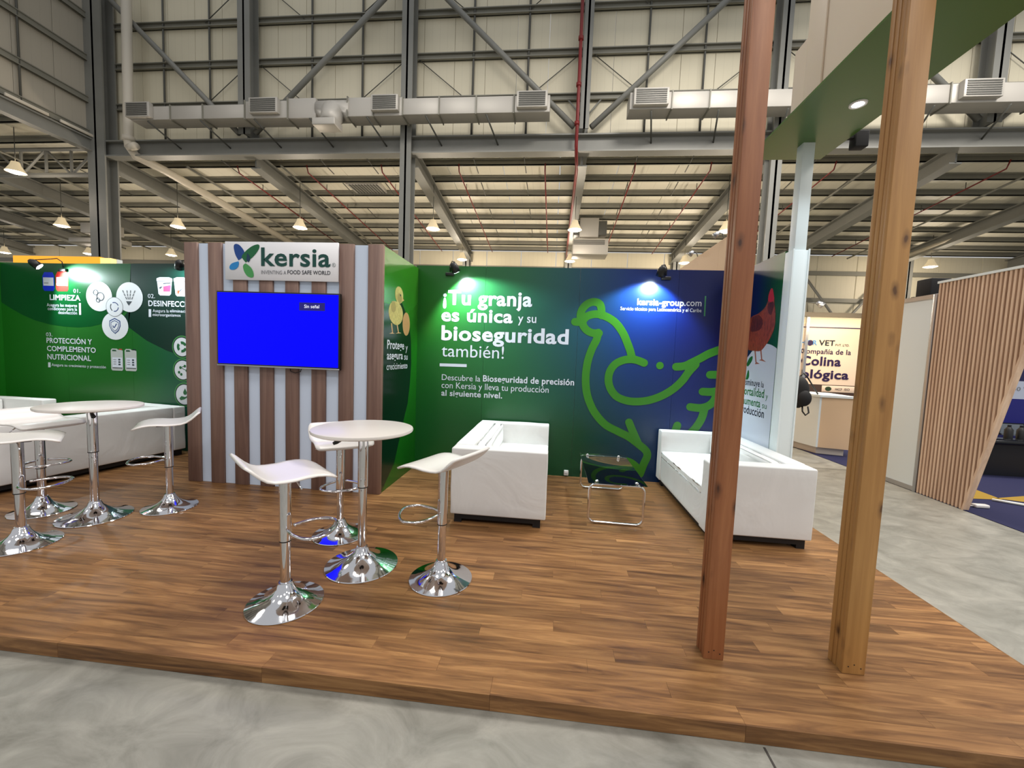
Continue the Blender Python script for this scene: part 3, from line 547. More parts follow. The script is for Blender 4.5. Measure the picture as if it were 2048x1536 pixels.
flat('y', YB, A['B']['left_dark'][1], 'print_shape', mat('dark_green_field', srgb(8, 74, 34), 0.28), LW, 0.0008)
flat('y', YB, [(min(u, -3.6), v) for u, v in A['B']['right_dark'][1]], 'print_shape', mat('darker_green_field', srgb(10, 42, 34), 0.28), LW, 0.0009)
letter_set('left', 'y', YB-0.001, LW)
DISC = mat('disc_white', srgb(214, 216, 222), 0.35); NAVY = mat('navy_ink', srgb(40, 62, 120), 0.4); DKI = mat('icon_dark', srgb(52, 60, 70), 0.4); ICG = mat('icon_green', srgb(28, 96, 52), 0.4)
E_ = A['E']
for k in ('c1', 'c2', 'c3'): flat('y', YB, ellpts(E_[k], 40), 'icon_disc', DISC, LW, 0.003)
flat('y', YB, ellpts(E_['c0'], 36, 1.06, 1.06), 'icon_disc', INKGR, LW, 0.0035); flat('y', YB, ellpts(E_['c0'], 36), 'icon_disc', DISC, LW, 0.0042)
for k in ('r1', 'r2', 'r3'):
    flat('y', YB, ellpts(E_[k], 36, 1.22, 1.22), 'icon_ring', mat('ring_green', srgb(70, 140, 70), 0.4), LW, 0.0020); flat('y', YB, ellpts(E_[k], 36, 1.12, 1.12), 'icon_ring', mat('ring_dark', srgb(10, 50, 36), 0.4), LW, 0.0026)
    flat('y', YB, ellpts(E_[k], 36), 'icon_disc', DISC, LW, 0.0032)
def ring(e, cx, cz, r, w, m, off, parent, a0=0, a1=360):
    n = 20; P, F = [], []
    for i in range(n+1):
        a = R(a0+(a1-a0)*i/n)
        for q in (r-w, r+w): P.append((e[0]+cx+q*math.cos(a), off, e[1]+cz+q*math.sin(a)))
    for i in range(n): F.append((2*i, 2*i+1, 2*i+3, 2*i+2))
    return mk('icon', P, F, m, parent)
def stroke1(pts, w, m, off, parent, name='icon'): return strokes(off, [pts], w, m, parent, name)
o_ = YB-0.0045
for cx, cz, r in ((-0.045, 0.05, 0.032), (0.02, 0.0, 0.05), (-0.015, -0.045, 0.026)): ring(E_['c1'], cx, cz, r, 0.004, DKI, o_, LW)
c = E_['c2']
for dx0, dx1 in ((-0.09, -0.03), (-0.03, -0.012), (0.02, 0.006), (0.08, 0.028)):
    for q in range(3):
        t0, t1 = q/3, q/3+0.2; z0, z1 = 0.08, -0.04
        a = (c[0]+dx0+(dx1-dx0)*t0, c[1]+z0+(z1-z0)*t0); b = (c[0]+dx0+(dx1-dx0)*t1, c[1]+z0+(z1-z0)*t1); stroke1([a, b], 0.005, DKI, o_, LW)
flat('y', YB, [(c[0]-0.045, c[1]-0.05), (c[0]+0.035, c[1]-0.05), (c[0]+0.005, c[1]-0.075), (c[0]-0.01, c[1]-0.105), (c[0]-0.018, c[1]-0.075)], 'icon', DKI, LW, 0.0045)
c = E_['c3']
sh = [(0, 0.10), (0.075, 0.065), (0.078, 0.0), (0.05, -0.06), (0, -0.10), (-0.05, -0.06), (-0.078, 0.0), (-0.075, 0.065)]
for s_, m_, d_ in ((1.0, NAVY, .0042), (0.86, DISC, .0048), (0.72, NAVY, .0054), (0.62, DISC, .006)): flat('y', YB, [(c[0]+u*s_, c[1]+0.0+v*s_) for u, v in sh], 'icon', m_, LW, d_)
stroke1([(c[0]-0.025, c[1]+0.0), (c[0]-0.008, c[1]-0.02), (c[0]+0.025, c[1]+0.025)], 0.006, NAVY, YB-0.0066, LW)
for a0 in (20, 140, 260): ring(E_['c0'], 0, 0, 0.055, 0.005, NAVY if a0 != 140 else DKI, YB-0.0052, LW, a0, a0+95)
for a0 in (20, 140, 260): ring(E_['r1'], 0, 0, 0.052, 0.017, ICG, YB-0.0042, LW, a0, a0+85)
c = E_['r2']
pts = [(-0.03, 0.03), (0.03, 0.05), (0.055, -0.005), (-0.05, -0.03), (-0.02, -0.055)]
for u, v in pts: flat('y', YB, ellpts((c[0]+u, c[1]+v, 0.016, 0.018), 14), 'icon', ICG, LW, 0.0045)
stroke1([(c[0]-0.03, c[1]+0.03), (c[0]+0.055, c[1]-0.005)], 0.004, ICG, YB-0.0042, LW); stroke1([(c[0]-0.03, c[1]+0.03), (c[0]+0.03, c[1]+0.05)], 0.004, ICG, YB-0.0042, LW)
c = E_['r3']
flat('y', YB, [(c[0]+0.01, c[1]+0.08), (c[0]+0.035, c[1]+0.03), (c[0]+0.03, c[1]+0.005), (c[0]+0.01, c[1]-0.005), (c[0]-0.01, c[1]+0.005), (c[0]-0.015, c[1]+0.03)], 'icon', ICG, LW, 0.0045)
flat('y', YB, [(c[0]-0.07, c[1]-0.05), (c[0]-0.04, c[1]-0.02), (c[0]+0.01, c[1]-0.03), (c[0]+0.05, c[1]-0.01), (c[0]+0.06, c[1]-0.02), (c[0]+0.0, c[1]-0.06), (c[0]-0.05, c[1]-0.075)], 'icon', ICG, LW, 0.0045)
for k, p in A['bars'][2:]: flat('y', YB, p, 'print_bar', INKW, LW, 0.0025)
PR = A['prod']
def bb(p): return min(q[0] for q in p), max(q[0] for q in p), min(q[1] for q in p), max(q[1] for q in p)
for k, col in (('blue', srgb(20, 40, 200)), ('red', srgb(214, 44, 36))):
    x0, x1, z0, z1 = bb(PR[k]); m_ = mat('print_'+k, col, 0.35); w, h = x1-x0, z1-z0
    flat('y', YB, [(x0, z0+.03), (x0+.02, z0), (x1-.02, z0), (x1, z0+.03), (x1, z1-.04), (x1-.02, z1), (x0+.03, z1), (x0, z1-.05)], 'print_jug', m_, LW, 0.002)
    flat('y', YB, [(x0+.01, z0+h*.28), (x1-.01, z0+h*.28), (x1-.01, z0+h*.72), (x0+.01, z0+h*.72)], 'print_jug', INKW, LW, 0.0028)
    flat('y', YB, [(x0+.02, z0+h*.4), (x0+w*.5, z0+h*.4), (x0+w*.5, z0+h*.44), (x0+.02, z0+h*.44)], 'print_jug', INKGR, LW, 0.0032)
for k in ('b1', 'b2'):
    x0, x1, z0, z1 = bb(PR[k]); w, h = x1-x0, z1-z0
    flat('y', YB, [(x0+w*.1, z0+.02), (x0+w*.2, z0), (x1-w*.2, z0), (x1-w*.1, z0+.02), (x1-w*.02, z1-.04), (x0+w*.02, z1-.04)], 'print_bucket', INKW, LW, 0.002)
    flat('y', YB, [(x0, z1-.05), (x1, z1-.05), (x1, z1-.015), (x1-w*.2, z1), (x0+w*.2, z1), (x0, z1-.015)], 'print_bucket', INKW, LW, 0.0026)
    flat('y', YB, [(x0, z1-.052), (x1, z1-.052), (x1, z1-.047), (x0, z1-.047)], 'print_bucket', INKGR, LW, 0.003)
x0, x1, z0, z1 = bb(PR['b1'])
flat('y', YB, [(x0+.09, z0+.05), (x1-.03, z0+.05), (x1-.02, z0+.13), (x0+.09, z0+.11)], 'print_bucket', mat('pink_ink', srgb(190, 80, 130), 0.4), LW, 0.003)
flat('y', YB, [(x0+.03, z0+.09), (x0+.05, z0+.08), (x0+.08, z0+.11), (x0+.05, z0+.105)], 'print_bucket', DKI, LW, 0.003)
flat('y', YB, [(x0+.09, z0+.14), (x1-.02, z0+.15), (x1-.02, z0+.16), (x0+.09, z0+.15)], 'print_bucket', DKI, LW, 0.003)
x0, x1, z0, z1 = bb(PR['b2'])
flat('y', YB, [(x0+.03, z0+.09), (x0+.06, z0+.04), (x1-.03, z0+.15), (x0+.06, z0+.06)], 'print_bucket', DKI, LW, 0.003)
flat('y', YB, [(x0+.045, z0+.05), (x0+.06, z0+.02), (x0+.075, z0+.06), (x0+.06, z0+.08)], 'print_bucket', mat('rust_ink', srgb(180, 70, 30), 0.4), LW, 0.0034)
CAN = mat('print_canister_grey', srgb(176, 180, 178), 0.35)
for k in ('k1', 'k2'):
    x0, x1, z0, z1 = bb(PR[k]); w, h = x1-x0, z1-z0
    flat('y', YB, [(x0, z0+.02), (x0+.015, z0), (x1-.015, z0), (x1, z0+.02), (x1, z1-h*.08), (x1-w*.15, z1-h*.05), (x0+w*.62, z1-h*.05), (x0+w*.5, z1), (x0+w*.12, z1), (x0, z1-h*.08)], 'print_canister', CAN, LW, 0.002)
    flat('y', YB, [(x0+w*.12, z0+h*.15), (x1-w*.06, z0+h*.15), (x1-w*.06, z0+h*.60), (x0+w*.12, z0+h*.60)], 'print_canister', INKW, LW, 0.0026)
    flat('y', YB, [(x0+w*.12, z0+h*.11), (x1-w*.06, z0+h*.11), (x1-w*.06, z0+h*.14), (x0+w*.12, z0+h*.14)], 'print_canister', INKK, LW, 0.0026)
    flat('y', YB, [(x0+w*.12, z1-h*.12), (x0+w*.5, z1-h*.12), (x0+w*.42, z1-h*.05), (x0+w*.14, z1-h*.05)], 'print_canister', mat('hole_green', srgb(24, 70, 44), 0.5), LW, 0.0026)
    flat('y', YB, [(x0+w*.68, z1-h*.05), (x1-w*.04, z1-h*.05), (x1-w*.06, z1), (x0+w*.72, z1)], 'print_canister', mat('cap_red', srgb(170, 60, 50), 0.4) if k == 'k1' else INKK, LW, 0.0026)
    for i in range(3):
        flat('y', YB, [(x0+w*.2, z0+h*(.28+.1*i)), (x0+w*.45, z0+h*(.28+.1*i)), (x0+w*.45, z0+h*(.31+.1*i)), (x0+w*.2, z0+h*(.31+.1*i))], 'print_canister', INKGR, LW, 0.003)
        flat('y', YB, [(x0+w*.62, z0+h*(.25+.11*i)), (x0+w*.8, z0+h*(.25+.11*i)), (x0+w*.8, z0+h*(.32+.11*i)), (x0+w*.62, z0+h*(.32+.11*i))], 'print_canister', DKI, LW, 0.003)
ls = thing('display_wall', (-7.2, 3.2, 0.07), 'bright green side wall at the far left edge of the booth', 'display wall')
box('wall_panel', -7.20, -7.14, 3.6, YB+0.06, T, 2.385, PLm, ls); box('wall_panel', -7.20, -7.14, 2.2, 3.598, T, 2.385, PLm, ls)

# ---------------------------------------------------------------- television stand
XS = -1.575; YS = 3.60
st = thing('media_stand', (-2.55, 4.0, T), 'tall stand clad in alternating walnut and white vertical boards, green print on its side', 'display stand')
box('core', -3.52, XS-0.012, YS+0.02, YB-0.005, T, 2.39, mat('stand_core', srgb(40, 38, 38), 0.6), st)
edges = [75, 188, 283, 397, 495, 609, 717, 830, 936, 1045, 1155, 1270, 1380, 1498, 1612, 1730]
k_ = (-1.567+3.545)/(1730-75); ex = [-3.545+(e-75)*k_ for e in edges]
WB = mat('stand_white_board', srgb(206, 220, 240), 0.4)
for i in range(15):
    x0, x1 = ex[i], ex[i+1]
    if i % 2 == 0: box('walnut_board', x0, x1, YS-0.022, YS+0.02, T+0.001, 2.40, SLATW, st, 0.0015, 1)
    else: box('white_board', x0+0.001, x1-0.001, YS, YS+0.02, T+0.001, 2.395, WB, st)
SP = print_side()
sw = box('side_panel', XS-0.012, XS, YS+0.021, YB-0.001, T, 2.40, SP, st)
flat('x+', XS, A['B']['side_dark'][1], 'print_shape', mat('side_dark_green', srgb(2, 30, 18), 0.22), st, 0.001)
letter_set('side', 'x+', XS, st)
CH = A['chick']; YEL = mat('chick_yellow', srgb(206, 190, 116), 0.5); YEL2 = mat('chick_dark_yellow', srgb(160, 140, 76), 0.5); CLEG = mat('chick_leg', srgb(206, 160, 110), 0.5); EGG = mat('egg_brown', srgb(186, 140, 92), 0.4)  # the second yellow is a darker print tone for wing and throat
flat('x+', XS, ellpts(CH['egg'], 30), 'egg_print', EGG, st, 0.0016); 
for kk in ('l1', 'l2'):
    a, b = CH[kk]; flat('x+', XS, [(a[0]-.012, a[1]), (a[0]+.012, a[1]), (b[0]+.01, b[1]), (b[0]-.01, b[1])], 'chick_print', CLEG, st, 0.0018)
for kk in ('f1', 'f2'): flat('x+', XS, CH[kk], 'chick_print', CLEG, st, 0.002)
flat('x+', XS, ellpts(CH['body'], 32), 'chick_print', YEL, st, 0.0022); flat('x+', XS, ellpts(CH['head'], 28), 'chick_print', YEL, st, 0.0026); flat('x+', XS, ellpts((CH['head'][0]+.01, CH['head'][1]-.03, .06, .05), 20), 'chick_print', YEL2, st, 0.003)
flat('x+', XS, ellpts(CH['wing'], 24), 'chick_print', YEL2, st, 0.003); flat('x+', XS, ellpts(CH['eye'], 14), 'chick_print', BLACKP, st, 0.0034); flat('x+', XS, CH['beak'], 'chick_print', CLEG, st, 0.0034)
sg = thing('logo_sign', (-2.56, 3.57, 2.06), 'white sign board with green company logo above the television', 'sign')
box('sign_board', -3.105, -1.985, 3.560, 3.578, 2.052, 2.405, mat('sign_white', srgb(238, 238, 242), 0.4), sg, 0.002, 1)
letter_set('sign', 'y', 3.559, sg, 0.003)
for k, col in (('navy', srgb(16, 66, 140)), ('green', srgb(12, 98, 54)), ('sky', srgb(30, 132, 200)), ('lime', srgb(70, 152, 82))):
    p = [(q.x, q.y) for q in catmull(A['logo'][k]+[A['logo'][k][0]], 4)][:-1]
    flat('y', 3.559, p, 'logo_petal', mat('petal_'+k, col, 0.4), sg, 0.002+0.0004*('navy green sky lime'.split().index(k)))
flat('y', 3.559, [(-2.876, 2.30), (-2.850, 2.27), (-2.85, 2.235), (-2.866, 2.215), (-2.885, 2.24)], 'logo_petal', mat('petal_mix', srgb(10, 50, 82), 0.4), sg, 0.004)
rg = A['reg']
for r_ in (1,):
    P, F = [], []
    for i in range(25):
        a = 2*math.pi*i/24
        for q in (0.85, 1.0): P.append((rg[0]+rg[2]*q*math.cos(a), 3.556, rg[1]+rg[2]*q*math.sin(a)))
    for i in range(24): F.append((2*i, 2*i+1, 2*i+3, 2*i+2))
    mk('lettering', P, F, LOGOG, sg)
lettering('y', 3.559, 'R', rg[0]-0.006, rg[0]+0.007, rg[1]-0.009, 0.018, LOGOG, sg, 0, 0.003)
for x in (-3.0, -2.1): box('sign_spacer', x-0.02, x+0.02, 3.578, YS-0.022, 2.2, 2.26, BLACKM, sg)
tv = thing('television', (-2.55, 3.52, 1.25), 'wide flat television showing a plain blue no-signal screen', 'television')
box('frame', -3.165, -1.945, 3.522, 3.56, 1.238, 1.94, BLACKP, tv, 0.004)
sm = mat('tv_blue', srgb(0, 0, 20), 0.3, spec=0.1, emit=(0.0, 0.0, 1.0, 1), estr=1.25)
scr = box('screen', -3.152, -1.958, 3.519, 3.523, 1.262, 1.927, sm, tv)
box('lower_trim', -3.165, -1.945, 3.516, 3.524, 1.238, 1.252, ALU, tv, 0.002)
box('notice_box', -2.335, -2.085, 3.5175, 3.5192, 1.778, 1.852, mat('notice', srgb(10, 6, 60), 0.4, emit=(0.005, 0.003, 0.14, 1), estr=1.0), tv)
tm = mat('tv_text', srgb(230, 230, 240), 0.4, emit=(0.7, 0.75, 0.9, 1), estr=0.8)
for pk, s, u0, u1, z, cap, col, b in A['T']:
    if pk == 'tv': lettering('y', 3.5170, s, u0, u1, z, cap, tm, tv, b, 0.0008)
box('wall_mount', -2.75, -2.35, 3.56, YS-0.022, 1.45, 1.75, BLACKM, tv)
tube('cable', [(-2.46, 3.565, 1.25), (-2.45, 3.56, 1.21), (-2.40, 3.555, 1.195), (-2.35, 3.56, 1.21), (-2.34, 3.565, 1.25)], 0.004, BLACKP, tv, 6)

# ---------------------------------------------------------------- right end wall with hen
XH = 2.0
hw = thing('display_wall', (2.02, 4.2, T), 'short blue and green end wall with printed red hen behind the right sofa', 'display wall')
box('wall_panel', XH, XH+0.03, 3.80, YB-0.001, T, 2.44, print_hen(), hw)
HN = A['hen']; hill = HN['hill']
hp = [(q.x, q.y) for q in catmull([(4.56, 1.30), (4.42, 1.44)] + [tuple(q) for q in hill[2:]] + [(3.805, 1.42)], 5)]
hp = [(max(u, 3.802), v) for u, v in hp]
flat('x-', XH, hp+[(3.802, T+0.01), (4.56, T+0.01)], 'print_shape', mat('hill_grey_white', srgb(190, 196, 208), 0.3), hw, 0.001)
HR = mat('hen_red', srgb(150, 62, 34), 0.5); HD = mat('hen_dark', srgb(96, 28, 20), 0.5); HC = mat('hen_comb', srgb(176, 24, 34), 0.5); 
def mottle(m, c2, sc=(40, 40, 16)):
    g = N(m); c1 = tuple(g.b.inputs['Base Color'].default_value)
    n = g.noise(g.map(g.pos(), scale=sc), 1.0, 5, 0.7, 0.8); g.l(g.ramp(n, [(0.35, c2), (0.62, c1)]), g.b.inputs['Base Color'])
mottle(HR, srgb(96, 34, 18)); mottle(HD, srgb(50, 14, 12)); mottle(YEL, srgb(170, 152, 84), (30, 30, 24))
HL = mat('hen_leg', srgb(150, 84, 62), 0.5)
sm_ = lambda p, k=4: [(q.x, q.y) for q in catmull([tuple(a) for a in p]+[tuple(p[0])], k)][:-1]
for kk in ('l1', 'l2'):
    a, b = HN[kk]; flat('x-', XH, [(a[0]-.012, a[1]), (a[0]+.012, a[1]), (b[0]+.01, b[1]), (b[0]-.01, b[1])], 'hen_print', HL, hw, 0.0016)
for kk in ('f1', 'f2'): flat('x-', XH, HN[kk], 'hen_print', HL, hw, 0.0018)
flat('x-', XH, sm_(HN['body']), 'hen_print', HR, hw, 0.002); flat('x-', XH, sm_(HN['neck']), 'hen_print', HD, hw, 0.0024); flat('x-', XH, sm_(HN['wing']), 'hen_print', HD, hw, 0.0024); flat('x-', XH, sm_(HN['comb']), 'hen_print', HC, hw, 0.0028)
for kk in ('leaf', 'leaf2'): flat('x-', XH, sm_(HN[kk], 3), 'leaf_print', INKG, hw, 0.002)
letter_set('hen', 'x-', XH, hw)
wp = thing('header_post', (2.07, 3.74, T), 'white square post with wider boxed lower half, carrying the green header', 'post')
box('post_cladding', 2.0, 2.135, 3.687, 3.80, T, 2.424, WHITEP, wp, 0.003)
box('cladding_edge', 2.0, 2.012, 3.679, 3.687, T, 2.432, WHITEP, wp); box('cladding_edge', 2.123, 2.135, 3.679, 3.687, T, 2.432, WHITEP, wp)
box('post_shaft', 2.018, 2.112, 3.70, 3.79, 2.424, 3.309, WHITEP, wp, 0.002)
hd = thing('overhead_header', (2.02, 3.0, 3.31), 'white box header with green underside over the right edge of the booth', 'header')
GRN = mat('header_green', srgb(72, 104, 46), 0.3)
box('underside_panel', 1.70, 2.335, 1.60, 4.0, 3.309, 3.325, GRN, hd)
CRM = mat('header_cream', srgb(214, 200, 182), 0.5)
box('header_box', 1.715, 2.33, 1.60, 3.18, 3.325, 4.6, CRM, hd); box('header_box', 1.715, 2.33, 3.182, 3.35, 3.325, 3.775, CRM, hd)
box('pilaster', 1.701, 1.715, 2.99, 3.18, 3.325, 4.05, CRM, hd, 0.003)
box('front_beam', 0.70, 1.70, 1.72, 2.05, 3.309, 3.9, CRM, hd)
dl = thing('downlight', (2.08, 3.19, 3.305), 'round white downlight glowing in the green header underside', 'lamp')
lathe('trim_ring', [(0.030, 0.002), (0.040, -0.004), (0.052, -0.004), (0.055, 0.004)], (2.08, 3.19, 3.305), WHITEG, dl, 24)
lathe('lamp_glass', [(0.0, -0.004), (0.030, -0.003), (0.031, 0.003)], (2.08, 3.19, 3.305), mat('cool_glow', emit=(0.85, 0.95, 1.0, 1), estr=30), dl, 20)
lamp('downlight_beam', 'SPOT', (2.08, 3.19, 3.29), 45, COOL, dl, (2.08, 3.19, 0), spot_size=R(110), spot_blend=0.9, shadow_soft_size=0.03)
fx = thing('black_floodlight', (2.42, 3.64, 3.30), 'small black box light behind the header edge', 'floodlight')
box('housing', 2.37, 2.47, 3.62, 3.70, 3.235, 3.36, BLACKM, fx, 0.006); box('bracket', 2.33, 2.375, 3.64, 3.68, 3.31, 3.33, BLACKM, fx)

# ---------------------------------------------------------------- timber posts
def timber_post(x0, x1, y0, y1, m, label):
    t = thing('timber_post', ((x0+x1)/2, (y0+y1)/2, T), label, 'post')
    d = (y1-y0)
    box('front_board', x0, x1, y0, y0+d*0.24, T, 3.309, m, t, 0.0025)
    box('core_board', x0+0.005, x1-0.005, y0+d*0.245, y0+d*0.50, T, 3.309, m, t, 0.0015)
    box('core_board', x0+0.003, x1-0.003, y0+d*0.505, y0+d*0.74, T, 3.309, m, t, 0.0015)
    box('back_board', x0, x1, y0+d*0.745, y1, T, 3.309, m, t, 0.0025)
    for sx, sz in ((0.25, 0.035), (0.5, 0.045), (0.8, 0.03)):
        px = x0+(x1-x0)*sx
        P = [(px+0.003*math.cos(a*math.pi/4), y0-0.0008, T+sz+0.003*math.sin(a*math.pi/4)) for a in range(8)]
        mk('screw_head', P, [tuple(range(8))], BLACKM, t)
    return t
timber_post(0.762, 0.852, 1.845, 1.935, POSTR, 'reddish brown timber post with dark knots, left of the two near posts')
timber_post(1.362, 1.458, 1.845, 1.940, POSTY, 'yellowish brown timber post, right of the two near posts')

# ---------------------------------------------------------------- sofas (local: back at x=0, open front at x=D, arms at both y ends)
BLK = mat('sofa_plinth', srgb(14, 12, 12), 0.6)
def soft_box(name, x0, x1, y0, y1, z0, z1, m, parent, bev=0.012, sub=6, amp=0.004, seed=0, bulge=0.0):
    bm = bmesh.new(); v, f = bxv(x0, x1, y0, y1, z0, z1); vv = [bm.verts.new(p) for p in v]
    for q in f: bm.faces.new([vv[i] for i in q])
    bmesh.ops.subdivide_edges(bm, edges=bm.edges[:], cuts=sub, use_grid_fill=True)
    from mathutils import noise
    cx, cy = (x0+x1)/2, (y0+y1)/2
    for w in bm.verts:
        n = noise.noise(w.co*5.0+Vector((seed, seed*2, 0))); n2 = noise.noise(Vector((w.co.x*14+w.co.y*9, w.co.z*6+w.co.y*6, seed)))
        edge = 1.0 if (abs(w.co.z-z0) > 1e-4) else 0.3
        d = (n*amp+n2*amp*0.5)*edge
        w.co += Vector((d, d, d*0.5))
        if bulge and w.co.z > z1-0.02:
            u = 1-((w.co.x-cx)/((x1-x0)/2))**2; t_ = 1-((w.co.y-cy)/((y1-y0)/2))**2; w.co.z += bulge*max(u, 0)**.5*max(t_, 0)**.5
    bmesh.ops.bevel(bm, geom=[e for e in bm.edges if e.calc_face_angle(0) > 1.0], offset=bev, segments=3, affect='EDGES', profile=0.5)
    return from_bm(name, bm, m, parent, smooth=True)
def sofa(label, D, L, H, loc, rz, seat=0.40, arm=0.14, grp=None, seed=0):
    t = thing('sofa', (0, 0, 0), label, 'sofa', grp)
    soft_box('seat_base', 0.10, D-0.012, arm+0.002, L-arm-0.002, 0.075, seat-0.07, FAB, t, seed=seed)
    soft_box('seat_cushion', 0.17, D-0.002, arm+0.002, L-arm-0.002, seat-0.068, seat, FAB, t, 0.02, 8, 0.004, seed+1, 0.03)
    soft_box('backrest', 0.0, 0.155, arm+0.002, L-arm-0.002, 0.075, H, FAB, t, seed=seed+2)
    soft_box('back_cushion', 0.157, 0.27, arm+0.01, L-arm-0.01, seat+0.005, H-0.006, FAB, t, 0.03, 6, 0.005, seed+3)
    soft_box('armrest', 0.0, D, 0.0, arm, 0.075, H-0.003, FAB, t, seed=seed+4); soft_box('armrest', 0.0, D, L-arm, L, 0.075, H-0.003, FAB, t, seed=seed+5)
    box('plinth', 0.03, D-0.04, 0.03, L-0.03, 0.03, 0.074, BLK, t)
    for x in (0.03, D-0.10):
        for y in (0.03, L-0.10): box('foot', x, x+0.06, y, y+0.07, 0, 0.03, BLK, t)
    t.location = loc; t.rotation_euler = (0, 0, rz); return t
sofa('white fabric box sofa left of the glass table, its arm end towards us', 0.77, 1.42, 0.62, (-0.762, 3.09, T), 0, seed=1)
# the right hand sofa faces left: turn it half round
sofa('long white fabric box sofa right of the glass table, behind the timber post', 0.765, 1.46, 0.62, (1.985, 4.55, T), math.pi, seed=9)
a_ = R(9.0)   # slight turn of the sofa whose back is towards us
sofa('white fabric sofa with its long back towards us behind the left bar stools', 0.77, 1.75, 0.60, (-4.434, 4.452, T), math.pi-a_, seed=17)
sofa('white sofa at the far left in front of the green wall', 0.77, 1.5, 0.64, (-6.70, 2.75, T), 0, seed=23)

# ---------------------------------------------------------------- glass table
gt = thing('coffee_table', (0.57, 3.7, T), 'low glass coffee table on two chrome loop frames between the sofas', 'coffee table')
GL = mat('glass', srgb(240, 250, 245), 0.01); GL.node_tree.nodes['Principled BSDF'].inputs['Transmission Weight'].default_value = 1.0; GL.node_tree.nodes['Principled BSDF'].inputs['IOR'].default_value = 1.48
GLT = 0.425
box('glass_top', 0.345, 0.815, 3.24, 4.26, GLT, GLT+0.006, GL, gt, 0.002)
def loop(y):
    pts = []; x0, x1, z0, z1, r = 0.362, 0.805, T+0.013, GLT-0.02, 0.05
    for cx, cz, a0 in ((x1-r, z0+r, -90), (x1-r, z1-r, 0), (x0+r, z1-r, 90), (x0+r, z0+r, 180)):
        for k in range(5):
            a = R(a0+90*k/4); pts.append((cx+r*math.cos(a), y, cz+r*math.sin(a)))
    fr = tube('loop_frame', pts, 0.011, CHROME, gt, 10, closed=True)
    for x in (0.42, 0.74):
        lathe('glass_clamp', [(0.0, 0.0), (0.016, 0.0), (0.016, 0.022), (0.010, 0.028), (0.0, 0.030)], (x, y, GLT-0.012), CHROME, fr, 12)
    for x in (0.42, 0.74): tube('foot_pad', [(x-0.012, y, T+0.004), (x+0.012, y, T+0.004)], 0.004, BLACKP, fr, 6)
loop(3.30); loop(4.20)

# ---------------------------------------------------------------- bar stools and bar tables
UNDER = mat('seat_underside', srgb(206, 214, 226), 0.4)
def seat_mesh():
    prof = [(-0.205, 0.088), (-0.185, 0.072), (-0.165, 0.051), (-0.145, 0.031), (-0.12, 0.012), (-0.09, 0.001), (-0.05, -0.003), (0.0, -0.003), (0.05, 0.002), (0.10, 0.003), (0.14, -0.002), (0.17, -0.010), (0.195, -0.022), (0.205, -0.028)]
    W = 0.192; nw = 14; th = 0.017; V, F = [], []; k = len(prof)
    def wid(i):
        e = min(i, k-1-i); return W*(0.90 if e == 0 else (0.965 if e == 1 else 1.0))
    for side in (0, 1):
        for i, (s, z) in enumerate(prof):
            a = prof[max(i-1, 0)]; b = prof[min(i+1, k-1)]; d = Vector((b[0]-a[0], b[1]-a[1])).normalized(); n = Vector((-d.y, d.x))
            for j in range(nw+1):
                q = -1+2*j/nw; w = wid(i)*q; edge = 0.004*(abs(q)**6)
                dz = 0.006*(q*q)
                o = n*(-th if side else 0)
                V.append((s+o.x*(1 if side else 1), w, z+dz*0.6+o.y-(edge if not side else -edge)))
    def idx(s, i, j): return s*k*(nw+1)+i*(nw+1)+j
    for i in range(k-1):
        for j in range(nw):
            F.append((idx(0, i, j), idx(0, i+1, j), idx(0, i+1, j+1), idx(0, i, j+1))); F.append((idx(1, i, j), idx(1, i, j+1), idx(1, i+1, j+1), idx(1, i+1, j)))
        F.append((idx(0, i, 0), idx(1, i, 0), idx(1, i+1, 0), idx(0, i+1, 0))); F.append((idx(0, i, nw), idx(0, i+1, nw), idx(1, i+1, nw), idx(1, i, nw)))
    for j in range(nw):
        F.append((idx(0, 0, j), idx(0, 0, j+1), idx(1, 0, j+1), idx(1, 0, j))); F.append((idx(0, k-1, j), idx(1, k-1, j), idx(1, k-1, j+1), idx(0, k-1, j+1)))
    return V, F
BASEP = [(0.0, 0.0), (0.188, 0.0), (0.190, 0.004), (0.188, 0.008), (0.16, 0.015), (0.12, 0.027), (0.085, 0.045), (0.060, 0.066), (0.045, 0.088), (0.038, 0.108), (0.034, 0.112), (0.033, 0.118), (0.0, 0.118)]
